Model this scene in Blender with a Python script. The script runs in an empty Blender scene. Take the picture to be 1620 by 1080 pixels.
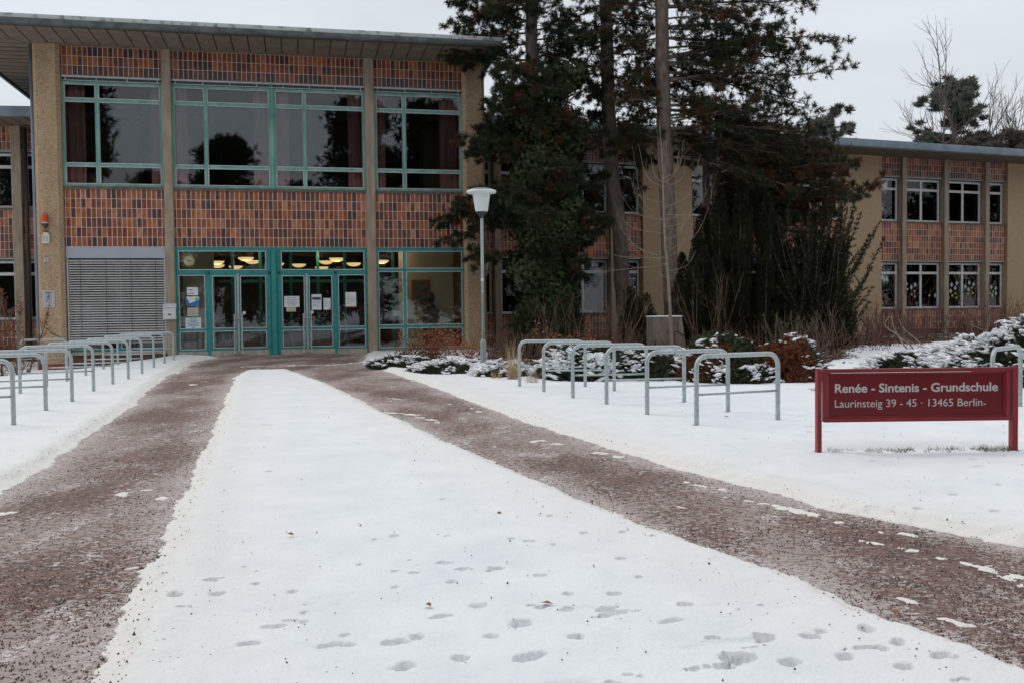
import bpy, bmesh, math, random
import numpy as np
from mathutils import Vector, Matrix, Euler
random.seed(7); RNG = np.random.default_rng(11)
R = math.radians
sc = bpy.context.scene
COL = sc.collection
# ------------------------------------------------------------------ camera
CAM_H, PITCH, ROLL, FPX = 1.35, R(1.96), R(.628), 1522.1
cam = bpy.data.cameras.new("camera"); camo = bpy.data.objects.new("camera", cam); COL.objects.link(camo)
cam.sensor_width = 36; cam.lens = FPX / 1620 * 36; cam.clip_start = .05; cam.clip_end = 2000
camo.matrix_world = Matrix.Translation((0, 0, CAM_H)) @ Matrix.Rotation(R(90) - PITCH, 4, 'X') @ Matrix.Rotation(-ROLL, 4, 'Z')
sc.camera = camo
# ------------------------------------------------------------------ sky + sun (overcast)
SUN_EL, SUN_AZ = R(48), R(300)      # azimuth clockwise from +Y: left, beyond the building
w = bpy.data.worlds.new("World"); sc.world = w; w.use_nodes = True
nt = w.node_tree; N = nt.nodes; L = nt.links; N.clear()
out = N.new('ShaderNodeOutputWorld')
sky = N.new('ShaderNodeTexSky'); sky.sky_type = 'NISHITA'; sky.sun_disc = False; sky.sun_elevation = SUN_EL; sky.sun_rotation = SUN_AZ
b1 = N.new('ShaderNodeBackground'); b1.inputs[1].default_value = .07; L.new(sky.outputs[0], b1.inputs[0])
tc = N.new('ShaderNodeTexCoord'); sep = N.new('ShaderNodeSeparateXYZ'); L.new(tc.outputs['Generated'], sep.inputs[0])
ramp = N.new('ShaderNodeValToRGB'); e = ramp.color_ramp.elements
e[0].position = 0.0; e[0].color = (.70, .735, .775, 1); e[1].position = .8; e[1].color = (.98, 1.01, 1.05, 1)
el = ramp.color_ramp.elements.new(.3); el.color = (.72, .76, .81, 1)
L.new(sep.outputs[2], ramp.inputs[0])
mp = N.new('ShaderNodeMapping'); mp.inputs['Scale'].default_value = (1.2, 1.2, 4); L.new(tc.outputs['Generated'], mp.inputs[0])
nz = N.new('ShaderNodeTexNoise'); nz.inputs['Scale'].default_value = 2.2; nz.inputs['Detail'].default_value = 4; L.new(mp.outputs[0], nz.inputs[0])
mr = N.new('ShaderNodeMapRange'); mr.inputs[1].default_value = .3; mr.inputs[2].default_value = .7; mr.inputs[3].default_value = .90; mr.inputs[4].default_value = 1.08
L.new(nz.outputs[0], mr.inputs[0])
mx = N.new('ShaderNodeVectorMath'); mx.operation = 'SCALE'; L.new(ramp.outputs[0], mx.inputs[0]); L.new(mr.outputs[0], mx.inputs[3])
b2 = N.new('ShaderNodeBackground'); L.new(mx.outputs[0], b2.inputs[0])
ms = N.new('ShaderNodeMixShader'); ms.inputs[0].default_value = .93
L.new(b1.outputs[0], ms.inputs[1]); L.new(b2.outputs[0], ms.inputs[2]); L.new(ms.outputs[0], out.inputs[0])
sl = bpy.data.lights.new("sun", 'SUN'); sl.energy = .6; sl.angle = R(14); sl.color = (1, .965, .91)
so = bpy.data.objects.new("sun", sl); COL.objects.link(so)
sd_ = Vector((math.sin(SUN_AZ) * math.cos(SUN_EL), math.cos(SUN_AZ) * math.cos(SUN_EL), math.sin(SUN_EL)))
so.rotation_euler = sd_.to_track_quat('Z', 'Y').to_euler()
so.location = (0, 0, 30)
sc.view_settings.view_transform = 'Standard'; sc.view_settings.look = 'None'
sc.view_settings.exposure = .12; sc.view_settings.gamma = 1

# ------------------------------------------------------------------ photo <-> place
def ray(px, py):
    a, b = px - 810, py - 540
    c, s = math.cos(ROLL), math.sin(ROLL)
    u = c * a - s * b; v = s * a + c * b
    cp, sp = math.cos(PITCH), math.sin(PITCH)
    X = u / FPX; Z = -v / FPX
    return X, cp + Z * sp, -sp + Z * cp
def G(px, py, z=0):
    d = ray(px, py); t = (z - CAM_H) / d[2]; return (d[0] * t, d[1] * t)
def at(px, py, Y):
    d = ray(px, py); t = Y / d[1]; return (d[0] * t, Y, CAM_H + d[2] * t)
# ------------------------------------------------------------------ materials
MATS = {}
def nodes(name):
    m = bpy.data.materials.new(name); m.use_nodes = True; MATS[name] = m
    n = m.node_tree; return m, n, n.nodes['Principled BSDF']
def mat(name, c1, c2=None, scale=8, rough=.7, bump=0, bscale=None, metal=0, spec=.5, detail=4, coords='Object', lo=.35, hi=.65, stretch=None):
    m, n, p = nodes(name)
    p.inputs['Roughness'].default_value = rough; p.inputs['Metallic'].default_value = metal
    p.inputs['Specular IOR Level'].default_value = spec
    c1 = tuple(c1) + (1,)
    p.inputs['Base Color'].default_value = c1
    tc = n.nodes.new('ShaderNodeTexCoord'); src = tc.outputs[coords]
    if stretch:
        mp = n.nodes.new('ShaderNodeMapping'); mp.inputs['Scale'].default_value = stretch; n.links.new(src, mp.inputs[0]); src = mp.outputs[0]
    if c2 is not None:
        t = n.nodes.new('ShaderNodeTexNoise'); t.inputs['Scale'].default_value = scale; t.inputs['Detail'].default_value = detail
        n.links.new(src, t.inputs[0])
        r = n.nodes.new('ShaderNodeValToRGB'); r.color_ramp.elements[0].position = lo; r.color_ramp.elements[1].position = hi
        r.color_ramp.elements[0].color = c1; r.color_ramp.elements[1].color = tuple(c2) + (1,)
        n.links.new(t.outputs[0], r.inputs[0]); n.links.new(r.outputs[0], p.inputs['Base Color'])
    if bump:
        t = n.nodes.new('ShaderNodeTexNoise'); t.inputs['Scale'].default_value = bscale or scale * 3; t.inputs['Detail'].default_value = 5
        n.links.new(src, t.inputs[0]); b = n.nodes.new('ShaderNodeBump'); b.inputs['Strength'].default_value = bump; b.inputs['Distance'].default_value = .02
        n.links.new(t.outputs[0], b.inputs['Height']); n.links.new(b.outputs[0], p.inputs['Normal'])
    return m
def M_(n, op, a=None, b=None, c=None):
    x = n.nodes.new('ShaderNodeMath'); x.operation = op
    for i, v in enumerate((a, b, c)):
        if v is None: continue
        if isinstance(v, (int, float)): x.inputs[i].default_value = v
        else: n.links.new(v, x.inputs[i])
    return x.outputs[0]
def tile_mat(name, z0, rh, s0=0., pitch=.141, dark_row=True, shade=0.):
    """glazed upright tiles in pale mortar: colour per tile from its own column and row"""
    m, n, p = nodes(name)
    tc = n.nodes.new('ShaderNodeTexCoord'); sp = n.nodes.new('ShaderNodeSeparateXYZ'); n.links.new(tc.outputs['Object'], sp.inputs[0])
    u = M_(n, 'DIVIDE', M_(n, 'SUBTRACT', sp.outputs[0], s0), pitch); v = M_(n, 'DIVIDE', M_(n, 'SUBTRACT', sp.outputs[2], z0), rh)
    fu, fv = M_(n, 'FRACT', u), M_(n, 'FRACT', v); iu, iv = M_(n, 'FLOOR', u), M_(n, 'FLOOR', v)
    du = M_(n, 'MULTIPLY', M_(n, 'MINIMUM', fu, M_(n, 'SUBTRACT', 1, fu)), pitch)
    dv = M_(n, 'MULTIPLY', M_(n, 'MINIMUM', fv, M_(n, 'SUBTRACT', 1, fv)), rh)
    d = M_(n, 'MINIMUM', du, M_(n, 'MULTIPLY', dv, 1.4))
    mo = M_(n, 'LESS_THAN', d, .0074)
    cb = n.nodes.new('ShaderNodeCombineXYZ'); n.links.new(iu, cb.inputs[0]); n.links.new(iv, cb.inputs[1]); cb.inputs[2].default_value = z0
    wn = n.nodes.new('ShaderNodeTexWhiteNoise'); wn.noise_dimensions = '3D'; n.links.new(cb.outputs[0], wn.inputs[0])
    val = wn.outputs['Value']
    # streaks inside a tile
    tn = n.nodes.new('ShaderNodeTexNoise'); tn.inputs['Scale'].default_value = 9; tn.inputs['Detail'].default_value = 5
    mp = n.nodes.new('ShaderNodeMapping'); mp.inputs['Scale'].default_value = (1.6, 1, .6); n.links.new(tc.outputs['Object'], mp.inputs[0]); n.links.new(mp.outputs[0], tn.inputs[0])
    val2 = M_(n, 'ADD', val, M_(n, 'MULTIPLY', M_(n, 'SUBTRACT', tn.outputs[0], .5), .5))
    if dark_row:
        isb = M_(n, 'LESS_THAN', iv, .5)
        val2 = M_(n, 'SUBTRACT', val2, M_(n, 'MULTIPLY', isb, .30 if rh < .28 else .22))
    r = n.nodes.new('ShaderNodeValToRGB'); r.color_ramp.interpolation = 'LINEAR'
    e = r.color_ramp.elements
    cols = [(0, (.058, .030, .033)), (.08, (.090, .034, .030)), (.24, (.145, .040, .024)), (.48, (.215, .055, .021)), (.70, (.30, .080, .020)), (.88, (.345, .098, .027)), (1, (.42, .165, .06))]
    e[0].position = 0; e[0].color = cols[0][1] + (1,); e[1].position = 1; e[1].color = cols[-1][1] + (1,)
    for q, c in cols[1:-1]:
        k = e.new(q); k.color = c + (1,)
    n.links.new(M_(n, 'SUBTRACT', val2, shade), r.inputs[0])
    hs = n.nodes.new('ShaderNodeHueSaturation'); sc_ = n.nodes.new('ShaderNodeSeparateColor'); n.links.new(wn.outputs['Color'], sc_.inputs[0])
    n.links.new(M_(n, 'MULTIPLY_ADD', sc_.outputs[1], .016, .492), hs.inputs[0]); n.links.new(M_(n, 'MULTIPLY_ADD', sc_.outputs[2], .2, .84), hs.inputs[1]); n.links.new(M_(n, 'MULTIPLY_ADD', tn.outputs[0], 1.0, .5), hs.inputs[2]); n.links.new(r.outputs[0], hs.inputs[4])
    mx = n.nodes.new('ShaderNodeMix'); mx.data_type = 'RGBA'; n.links.new(mo, mx.inputs[0]); n.links.new(hs.outputs[0], mx.inputs[6]); mx.inputs[7].default_value = (.66, .555, .47, 1)
    n.links.new(mx.outputs[2], p.inputs['Base Color'])
    n.links.new(M_(n, 'MULTIPLY_ADD', mo, .45, .32), p.inputs['Roughness'])
    b = n.nodes.new('ShaderNodeBump'); b.inputs['Strength'].default_value = .5; b.inputs['Distance'].default_value = .006
    hgt = M_(n, 'ADD', M_(n, 'SUBTRACT', 1, mo), M_(n, 'MULTIPLY', tn.outputs[0], .3))
    n.links.new(hgt, b.inputs['Height']); n.links.new(b.outputs[0], p.inputs['Normal'])
    return m
def glass_mat(name, tint=(.80, .84, .86), refl=1.0):
    m = bpy.data.materials.new(name); m.use_nodes = True; n = m.node_tree; n.nodes.clear()
    o = n.nodes.new('ShaderNodeOutputMaterial'); t = n.nodes.new('ShaderNodeBsdfTransparent'); t.inputs[0].default_value = tint + (1,)
    g = n.nodes.new('ShaderNodeBsdfGlossy'); g.inputs['Roughness'].default_value = .012; g.inputs[0].default_value = (.95, .97, 1, 1)
    f = n.nodes.new('ShaderNodeFresnel'); f.inputs[0].default_value = 1.5
    tc = n.nodes.new('ShaderNodeTexCoord'); nz = n.nodes.new('ShaderNodeTexNoise'); nz.inputs['Scale'].default_value = 1.1; nz.inputs['Detail'].default_value = 1
    n.links.new(tc.outputs['Object'], nz.inputs[0]); b = n.nodes.new('ShaderNodeBump'); b.inputs['Strength'].default_value = .12; b.inputs['Distance'].default_value = .02
    n.links.new(nz.outputs[0], b.inputs['Height']); n.links.new(b.outputs[0], g.inputs['Normal'])
    f2 = M_(n, 'MULTIPLY', f.outputs[0], refl)
    s = n.nodes.new('ShaderNodeMixShader'); n.links.new(f2, s.inputs[0]); n.links.new(t.outputs[0], s.inputs[1]); n.links.new(g.outputs[0], s.inputs[2]); n.links.new(s.outputs[0], o.inputs[0])
    MATS[name] = m; return m
def emit_mat(name, c, s):
    m, n, p = nodes(name); p.inputs['Base Color'].default_value = tuple(c) + (1,); p.inputs['Emission Color'].default_value = tuple(c) + (1,); p.inputs['Emission Strength'].default_value = s; return m

def aggregate(name, base, dark, lightc):
    m, n, p = nodes(name); p.inputs['Roughness'].default_value = .9
    tc = n.nodes.new('ShaderNodeTexCoord')
    v = n.nodes.new('ShaderNodeTexVoronoi'); v.inputs['Scale'].default_value = 46; n.links.new(tc.outputs['Object'], v.inputs[0])
    bw = n.nodes.new('ShaderNodeSeparateColor'); n.links.new(v.outputs['Color'], bw.inputs[0])
    r = n.nodes.new('ShaderNodeValToRGB'); e = r.color_ramp.elements
    e[0].position = .0; e[0].color = dark + (1,); e[1].position = 1; e[1].color = lightc + (1,)
    k = e.new(.22); k.color = base + (1,); k = e.new(.8); k.color = tuple(x * 1.08 for x in base) + (1,)
    n.links.new(bw.outputs[0], r.inputs[0])
    t = n.nodes.new('ShaderNodeTexNoise'); t.inputs['Scale'].default_value = 1.3; t.inputs['Detail'].default_value = 6; t.inputs['Roughness'].default_value = .65
    mp = n.nodes.new('ShaderNodeMapping'); mp.inputs['Scale'].default_value = (1.6, 1.6, .45); n.links.new(tc.outputs['Object'], mp.inputs[0]); n.links.new(mp.outputs[0], t.inputs[0])
    mr = n.nodes.new('ShaderNodeMapRange'); mr.inputs[1].default_value = .3; mr.inputs[2].default_value = .7; mr.inputs[3].default_value = .8; mr.inputs[4].default_value = 1.12; n.links.new(t.outputs[0], mr.inputs[0])
    vm = n.nodes.new('ShaderNodeVectorMath'); vm.operation = 'SCALE'; n.links.new(r.outputs[0], vm.inputs[0]); n.links.new(mr.outputs[0], vm.inputs[3])
    n.links.new(vm.outputs[0], p.inputs['Base Color'])
    b = n.nodes.new('ShaderNodeBump'); b.inputs['Strength'].default_value = .7; b.inputs['Distance'].default_value = .01
    n.links.new(v.outputs['Distance'], b.inputs['Height']); n.links.new(b.outputs[0], p.inputs['Normal'])
    return m
aggregate('aggregate', (.42, .292, .178), (.20, .13, .08), (.56, .44, .30))
mat('concrete', (.27, .215, .155), (.37, .30, .225), 5, .85, .3, 60, stretch=(1, 1, .3))
mat('wing_block', (.37, .262, .158), (.43, .31, .195), 14, .9, .3, 70)
mat('soffit', (.145, .115, .080), (.20, .16, .115), 2.5, .8, .1, 20)
mat('soffit_gap', (.05, .04, .033), rough=.9)
mat('gutter', (.06, .072, .072), (.12, .135, .13), 3, .45, .1, 20, metal=.3)
mat('flashing', (.48, .52, .51), (.16, .17, .15), 5, .55, .1, 30, lo=.52, hi=.7)
mat('zinc', (.16, .205, .25), (.23, .28, .325), 1.6, .45, .06, 12, metal=.25)
mat('roofing', (.10, .10, .105), (.14, .14, .14), 3, .9)
mat('teal_dark', (.018, .205, .20), (.03, .26, .25), 2.5, .42, .08, 30)
mat('teal_weathered', (.085, .28, .235), (.20, .42, .35), 3, .5, .1, 30, stretch=(1, 1, .35))
mat('bead', (.52, .54, .53), (.42, .44, .43), 8, .45)
mat('white_frame', (.62, .62, .61), (.50, .50, .49), 6, .5)
mat('lintel', (.40, .38, .33), rough=.7)
mat('kick_plate', (.42, .38, .34), (.30, .265, .235), 5, .55, .1, 30)
mat('steel', (.55, .53, .50), (.45, .44, .42), 10, .4, metal=.25)
mat('galvanised', (.35, .40, .405), (.46, .51, .515), 26, .42, .08, 60, metal=.45, detail=6)
mat('blind_slat', (.50, .485, .46), (.43, .415, .40), 3, .4, metal=.3)
mat('blind_box', (.34, .36, .41), (.38, .40, .45), 2, .5)
mat('dark_rail', (.07, .072, .075), rough=.6)
mat('sill', (.10, .07, .055), (.16, .12, .095), 6, .8)
mat('plinth', (.085, .04, .03), (.13, .062, .045), 7, .85, .3, 40)
mat('red_plinth', (.22, .045, .03), (.28, .07, .045), 5, .8)
mat('interior_dark', (.05, .045, .042), (.07, .062, .056), 1, .9)
mat('interior_wall', (.58, .50, .34), (.66, .57, .40), .8, .9)
mat('interior_floor', (.10, .085, .07), (.13, .11, .09), 3, .5)
mat('curtain', (.52, .19, .18), (.68, .33, .31), 1.2, .9, stretch=(9, 1, .1))
mat('paper', (.66, .70, .70), (.60, .65, .65), 4, .8)
mat('paper_cream', (.50, .47, .33), (.44, .41, .29), 4, .8)
mat('ink', (.12, .14, .17), rough=.8); mat('ink_blue', (.03, .14, .28), rough=.8); mat('ink_magenta', (.42, .06, .25), rough=.8); mat('ink_green', (.12, .48, .08), rough=.8)
mat('ink_red', (.55, .09, .07), rough=.8); mat('flyer_blue', (.03, .16, .42), rough=.7); mat('flyer_navy', (.06, .05, .18), rough=.7)
mat('white_metal', (.62, .63, .64), (.55, .56, .57), 5, .4)
mat('lamp_glass', (.74, .80, .80), (.68, .74, .74), 3, .3)
mat('lamp_rim', (.30, .33, .33), rough=.4)
mat('post_paint', (.23, .27, .27), (.34, .39, .39), 5, .5, .1, 20, stretch=(1, 1, .2), lo=.4, hi=.6)
mat('dark_metal', (.035, .037, .04), rough=.5)
mat('orange_lens', (.55, .06, .015), rough=.25); mat('red_lens', (.42, .01, .01), rough=.3); mat('siren_white', (.62, .60, .52), (.55, .53, .46), 8, .5)
mat('plaque', (.46, .46, .48), (.40, .40, .42), 5, .5); mat('plaque_ink', (.17, .17, .19), rough=.6)
mat('number_plate', (.52, .46, .27), (.46, .41, .24), 6, .6); mat('black_ink', (.02, .02, .02), rough=.6)
mat('sign_frame', (.20, .018, .024), (.25, .028, .034), 4, .42, spec=.3)
mat('sign_panel', (.125, .003, .007), (.145, .005, .010), 2, .25, spec=.3)
mat('sign_text', (.46, .43, .43), (.52, .49, .49), 20, .6)
mat('stele', (.13, .098, .08), (.24, .19, .16), 3.5, .9, .6, 14, stretch=(1.5, 1.5, .5))
mat('crack', (.045, .03, .025), rough=1)
mat('snow_patch', (.80, .815, .83), (.74, .76, .78), 20, .7, .3, 50)
mat('bark_pine', (.105, .078, .062), (.20, .155, .13), 9, .95, .9, 16, stretch=(1, 1, .35), detail=6)
mat('bark_grey', (.15, .12, .10), (.22, .185, .16), 12, .9, .5, 30)
mat('twig_pale', (.20, .155, .12), (.29, .235, .19), 10, .85)
mat('twig_brown', (.13, .075, .05), (.20, .12, .08), 6, .9)
mat('twig_red', (.10, .045, .035), (.16, .075, .055), 6, .9)
mat('needle_green', (.022, .031, .015), (.046, .056, .027), 1.1, .75, spec=.2)
mat('needle_mixed', (.026, .031, .016), (.105, .048, .024), .75, .8, spec=.2, lo=.42, hi=.66, detail=5)
mat('needle_brown', (.05, .030, .018), (.13, .055, .025), .9, .8, spec=.2)
mat('ivy_leaf', (.018, .030, .010), (.046, .066, .022), 1.4, .5, spec=.3)
mat('yew_green', (.016, .019, .009), (.036, .038, .017), 1.6, .7, spec=.2)
mat('juniper', (.035, .052, .028), (.095, .10, .052), 2, .8, spec=.2)
mat('rust_brush', (.13, .045, .022), (.23, .085, .04), 3, .85, spec=.2)
mat('beech_leaf', (.21, .075, .035), (.34, .13, .06), 6, .8, spec=.2)
mat('dry_grass', (.38, .27, .15), (.50, .38, .22), 8, .9)
mat('olive_twig', (.07, .06, .030), (.12, .10, .05), 4, .9)
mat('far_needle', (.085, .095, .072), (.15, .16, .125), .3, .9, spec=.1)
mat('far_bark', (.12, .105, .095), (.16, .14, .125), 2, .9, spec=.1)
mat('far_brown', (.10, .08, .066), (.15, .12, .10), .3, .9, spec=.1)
mat('pot', (.30, .06, .035), rough=.5); mat('bust', (.10, .065, .05), (.14, .10, .08), 8, .6)
mat('frame_orange', (.33, .12, .03), rough=.5); mat('painting', (.04, .05, .05), (.20, .17, .11), 9, .6, detail=8)
mat('grit', (.06, .035, .028), (.15, .085, .065), 60, .9)
mat('brick_leaf', (.30, .115, .055), rough=.8)
glass_mat('glass', tint=(.86, .88, .88), refl=1.2); glass_mat('glass_low', refl=.7)
emit_mat('lamp_bowl', (1, .70, .30), .85)
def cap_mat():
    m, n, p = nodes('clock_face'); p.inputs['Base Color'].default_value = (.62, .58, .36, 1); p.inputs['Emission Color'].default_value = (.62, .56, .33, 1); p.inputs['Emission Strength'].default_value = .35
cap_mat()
# tiles (band bottom, course height)
tile_mat('tile_upper', 8.331, .2777, shade=.12); tile_mat('tile_middle', 3.311, .283)  # upper band: shadow of the eaves is put into the tile colour
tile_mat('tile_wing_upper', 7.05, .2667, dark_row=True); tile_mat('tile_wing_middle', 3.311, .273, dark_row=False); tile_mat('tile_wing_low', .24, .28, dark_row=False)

# ------------------------------------------------------------------ helpers
def link(o, parent=None):
    COL.objects.link(o)
    if parent is not None: o.parent = parent
    return o
def tag(o, label=None, cat=None, group=None, kind=None):
    if label: o['label'] = label
    if cat: o['category'] = cat
    if group: o['group'] = group
    if kind: o['kind'] = kind
    return o
def empty(name, loc=(0, 0, 0), rz=0, label=None, cat=None, group=None):
    o = bpy.data.objects.new(name, None); o.empty_display_size = .2; link(o); o.location = loc; o.rotation_euler = (0, 0, rz)
    return tag(o, label, cat, group)
class MB:
    def __init__(s): s.v = []; s.f = []; s.m = []; s.mi = 0
    def quad(s, a, b, c, d): i = len(s.v); s.v += [a, b, c, d]; s.f.append((i, i + 1, i + 2, i + 3)); return s
    def box(s, x0, x1, y0, y1, z0, z1):
        if x0 > x1: x0, x1 = x1, x0
        if y0 > y1: y0, y1 = y1, y0
        i = len(s.v)
        s.v += [(x0, y0, z0), (x1, y0, z0), (x1, y1, z0), (x0, y1, z0), (x0, y0, z1), (x1, y0, z1), (x1, y1, z1), (x0, y1, z1)]
        s.f += [tuple(i + k for k in q) for q in ((0, 3, 2, 1), (4, 5, 6, 7), (0, 1, 5, 4), (1, 2, 6, 5), (2, 3, 7, 6), (3, 0, 4, 7))]; return s
    def prism(s, pts, z0, z1):          # pts (x, y) ccw from above
        i = len(s.v); k = len(pts)
        s.v += [(x, y, z0) for x, y in pts] + [(x, y, z1) for x, y in pts]
        s.f.append(tuple(i + q for q in range(k))[::-1]); s.f.append(tuple(i + k + q for q in range(k)))
        for q in range(k): s.f.append((i + q, i + (q + 1) % k, i + k + (q + 1) % k, i + k + q))
        return s
    def prismY(s, pts, y0, y1):         # pts (x, z), extruded in y
        i = len(s.v); k = len(pts)
        s.v += [(x, y0, z) for x, z in pts] + [(x, y1, z) for x, z in pts]
        s.f.append(tuple(i + q for q in range(k))); s.f.append(tuple(i + k + q for q in range(k))[::-1])
        for q in range(k): s.f.append((i + (q + 1) % k, i + q, i + k + q, i + k + (q + 1) % k))
        return s
    def prismX(s, pts, x0, x1):         # pts (y, z), extruded in x
        i = len(s.v); k = len(pts)
        s.v += [(x0, y, z) for y, z in pts] + [(x1, y, z) for y, z in pts]
        s.f.append(tuple(i + q for q in range(k))[::-1]); s.f.append(tuple(i + k + q for q in range(k)))
        for q in range(k): s.f.append((i + q, i + (q + 1) % k, i + k + (q + 1) % k, i + k + q))
        return s
    def tube(s, path, r, n=8, cap=True):
        path = [Vector(p) for p in path]; rs = r if isinstance(r, (list, tuple)) else [r] * len(path)
        ref = None; base = len(s.v)
        for k, p in enumerate(path):
            t = (path[min(k + 1, len(path) - 1)] - path[max(k - 1, 0)]).normalized()
            if ref is None: ref = Vector((0, 0, 1)) if abs(t.z) < .9 else Vector((1, 0, 0))
            a = t.cross(ref)
            if a.length < 1e-5: a = t.cross(Vector((0, 1, 0)))
            a.normalize(); b = t.cross(a); ref = a.cross(t) if False else -b if (-b).dot(ref) > 0 else b
            b = ref; a = t.cross(b).normalized()
            for q in range(n):
                g = 2 * math.pi * q / n; v = p + (a * math.cos(g) + b * math.sin(g)) * rs[k]; s.v.append(tuple(v))
        for k in range(len(path) - 1):
            for q in range(n):
                s.f.append((base + k * n + q, base + k * n + (q + 1) % n, base + (k + 1) * n + (q + 1) % n, base + (k + 1) * n + q))
        if cap:
            s.f.append(tuple(base + q for q in range(n))[::-1]); e = base + (len(path) - 1) * n; s.f.append(tuple(e + q for q in range(n)))
        return s
    def lathe(s, prof, c=(0, 0, 0), n=24):
        base = len(s.v); k = len(prof)
        for (r, z) in prof:
            for q in range(n):
                g = 2 * math.pi * q / n; s.v.append((c[0] + r * math.cos(g), c[1] + r * math.sin(g), c[2] + z))
        for a in range(k - 1):
            for q in range(n):
                s.f.append((base + a * n + q, base + a * n + (q + 1) % n, base + (a + 1) * n + (q + 1) % n, base + (a + 1) * n + q))
        s.f.append(tuple(base + q for q in range(n))[::-1]); s.f.append(tuple(base + (k - 1) * n + q for q in range(n)))
        return s
    def disc(s, c, r, n=20, y=0, t=.01):        # facing -y
        s.prismY([(c[0] + r * math.cos(2 * math.pi * q / n), c[1] + r * math.sin(2 * math.pi * q / n)) for q in range(n)], y - t, y); return s
    def build(s, name, m, parent=None, smooth=False, bevel=0):
        me = bpy.data.meshes.new(name); me.from_pydata([tuple(v) for v in s.v], [], s.f); me.materials.append(MATS[m]); me.update()
        bm = bmesh.new(); bm.from_mesh(me); bmesh.ops.recalc_face_normals(bm, faces=bm.faces); bm.to_mesh(me); bm.free()
        if smooth: me.polygons.foreach_set('use_smooth', [True] * len(me.polygons))
        o = bpy.data.objects.new(name, me); link(o, parent)
        if bevel:
            b = o.modifiers.new('bevel', 'BEVEL'); b.width = bevel; b.segments = 2; b.limit_method = 'ANGLE'
        return o
def np_mesh(name, verts, faces, m, parent=None, smooth=False):
    me = bpy.data.meshes.new(name); verts = np.asarray(verts, np.float32); faces = np.asarray(faces, np.int32); k = faces.shape[1]
    me.vertices.add(len(verts)); me.vertices.foreach_set('co', verts.ravel())
    me.loops.add(faces.size); me.loops.foreach_set('vertex_index', faces.ravel())
    me.polygons.add(len(faces)); me.polygons.foreach_set('loop_start', np.arange(0, faces.size, k, dtype=np.int32))
    me.polygons.foreach_set('loop_total', np.full(len(faces), k, np.int32))
    if smooth: me.polygons.foreach_set('use_smooth', np.ones(len(faces), bool))
    me.update(calc_edges=True); me.validate(); me.materials.append(MATS[m])
    o = bpy.data.objects.new(name, me); link(o, parent); return o
def text(name, s, m, parent, loc, rot, width=None, height=None, bold=0, thick=.002):
    cu = bpy.data.curves.new(name, 'FONT'); cu.body = s; cu.size = 1; cu.offset = bold; cu.extrude = .001
    o = bpy.data.objects.new(name, cu); COL.objects.link(o); bpy.context.view_layer.update()
    me = bpy.data.meshes.new_from_object(o.evaluated_get(bpy.context.evaluated_depsgraph_get())); bpy.data.objects.remove(o)
    co = np.empty(len(me.vertices) * 3, np.float32); me.vertices.foreach_get('co', co); co = co.reshape(-1, 3)
    lo, hi = co.min(0), co.max(0)
    sx = width / (hi[0] - lo[0]); sy = sx if height is None else height
    co[:, 0] = (co[:, 0] - lo[0]) * sx; co[:, 1] = co[:, 1] * sy; co[:, 2] = co[:, 2] / .001 * thick * .5
    me.vertices.foreach_set('co', co.ravel()); me.materials.clear(); me.materials.append(MATS[m]); me.update()
    t = bpy.data.objects.new(name, me); link(t, parent); t.location = loc; t.rotation_euler = rot; return t

# numpy value noise
_T = RNG.random((256, 256)).astype(np.float32)
def vnoise(x, y, sc_, oct=3, seed=0):
    r = np.zeros_like(x, dtype=np.float32); a = 1; tot = 0
    for o in range(oct):
        X = x * sc_ + 17.3 * seed + 31.7 * o; Y = y * sc_ + 9.1 * seed + 11.3 * o
        ix = np.floor(X).astype(int); iy = np.floor(Y).astype(int); fx = X - ix; fy = Y - iy
        fx = fx * fx * (3 - 2 * fx); fy = fy * fy * (3 - 2 * fy)
        g = lambda i, j: _T[i & 255, j & 255]
        r += a * ((g(ix, iy) * (1 - fx) + g(ix + 1, iy) * fx) * (1 - fy) + (g(ix, iy + 1) * (1 - fx) + g(ix + 1, iy + 1) * fx) * fy)
        tot += a; a *= .5; sc_ *= 2
    return r / tot
def sstep(t): t = np.clip(t, 0, 1); return t * t * (3 - 2 * t)
def tz(x, y):                       # the ground falls a little to the left of the doors
    return -.33 * sstep((-10.0 - np.asarray(x)) / 2.0) * sstep((np.asarray(y) - 19) / 6)

# ================================================================== GROUND
left_e = [G(*p) for p in ((0, 783), (60, 748), (130, 700), (170, 670), (215, 640), (240, 615), (262, 597), (277, 588), (300, 574), (345, 565.5))]
isl = [G(*p) for p in ((140, 1080), (180, 1000), (215, 940), (245, 880), (280, 800), (310, 740), (340, 670), (360, 620), (371, 597), (380, 590), (400, 588), (460, 587), (510, 604), (550, 622), (600, 650), (640, 667), (700, 695), (800, 740), (900, 780), (1000, 825), (1100, 860), (1200, 893), (1232, 902), (1290, 930), (1400, 980), (1480, 1005), (1620, 1060))]
right_e = [G(*p) for p in ((1620, 865), (1500, 842), (1400, 825), (1300, 805), (1200, 775), (1100, 750), (1000, 722), (900, 690), (830, 668), (760, 642), (700, 618), (640, 597), (590, 580), (570, 574), (578, 566))]
POLY = [
    [(-3.2, 0), (-3.5, 4.5)] + left_e + [(-9.9, 29.3), (-9.9, 33), (-60, 33), (-60, 0)],
    [(-1.15, 0), (-1.3, 2)] + isl + [(2.9, 2.2), (3.6, 0)],
    [(60, 0), (7, 2.4), (4.0, 4.1)] + right_e + [(-4.55, 30.1), (-4.5, 33), (60, 33)],
]
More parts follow.
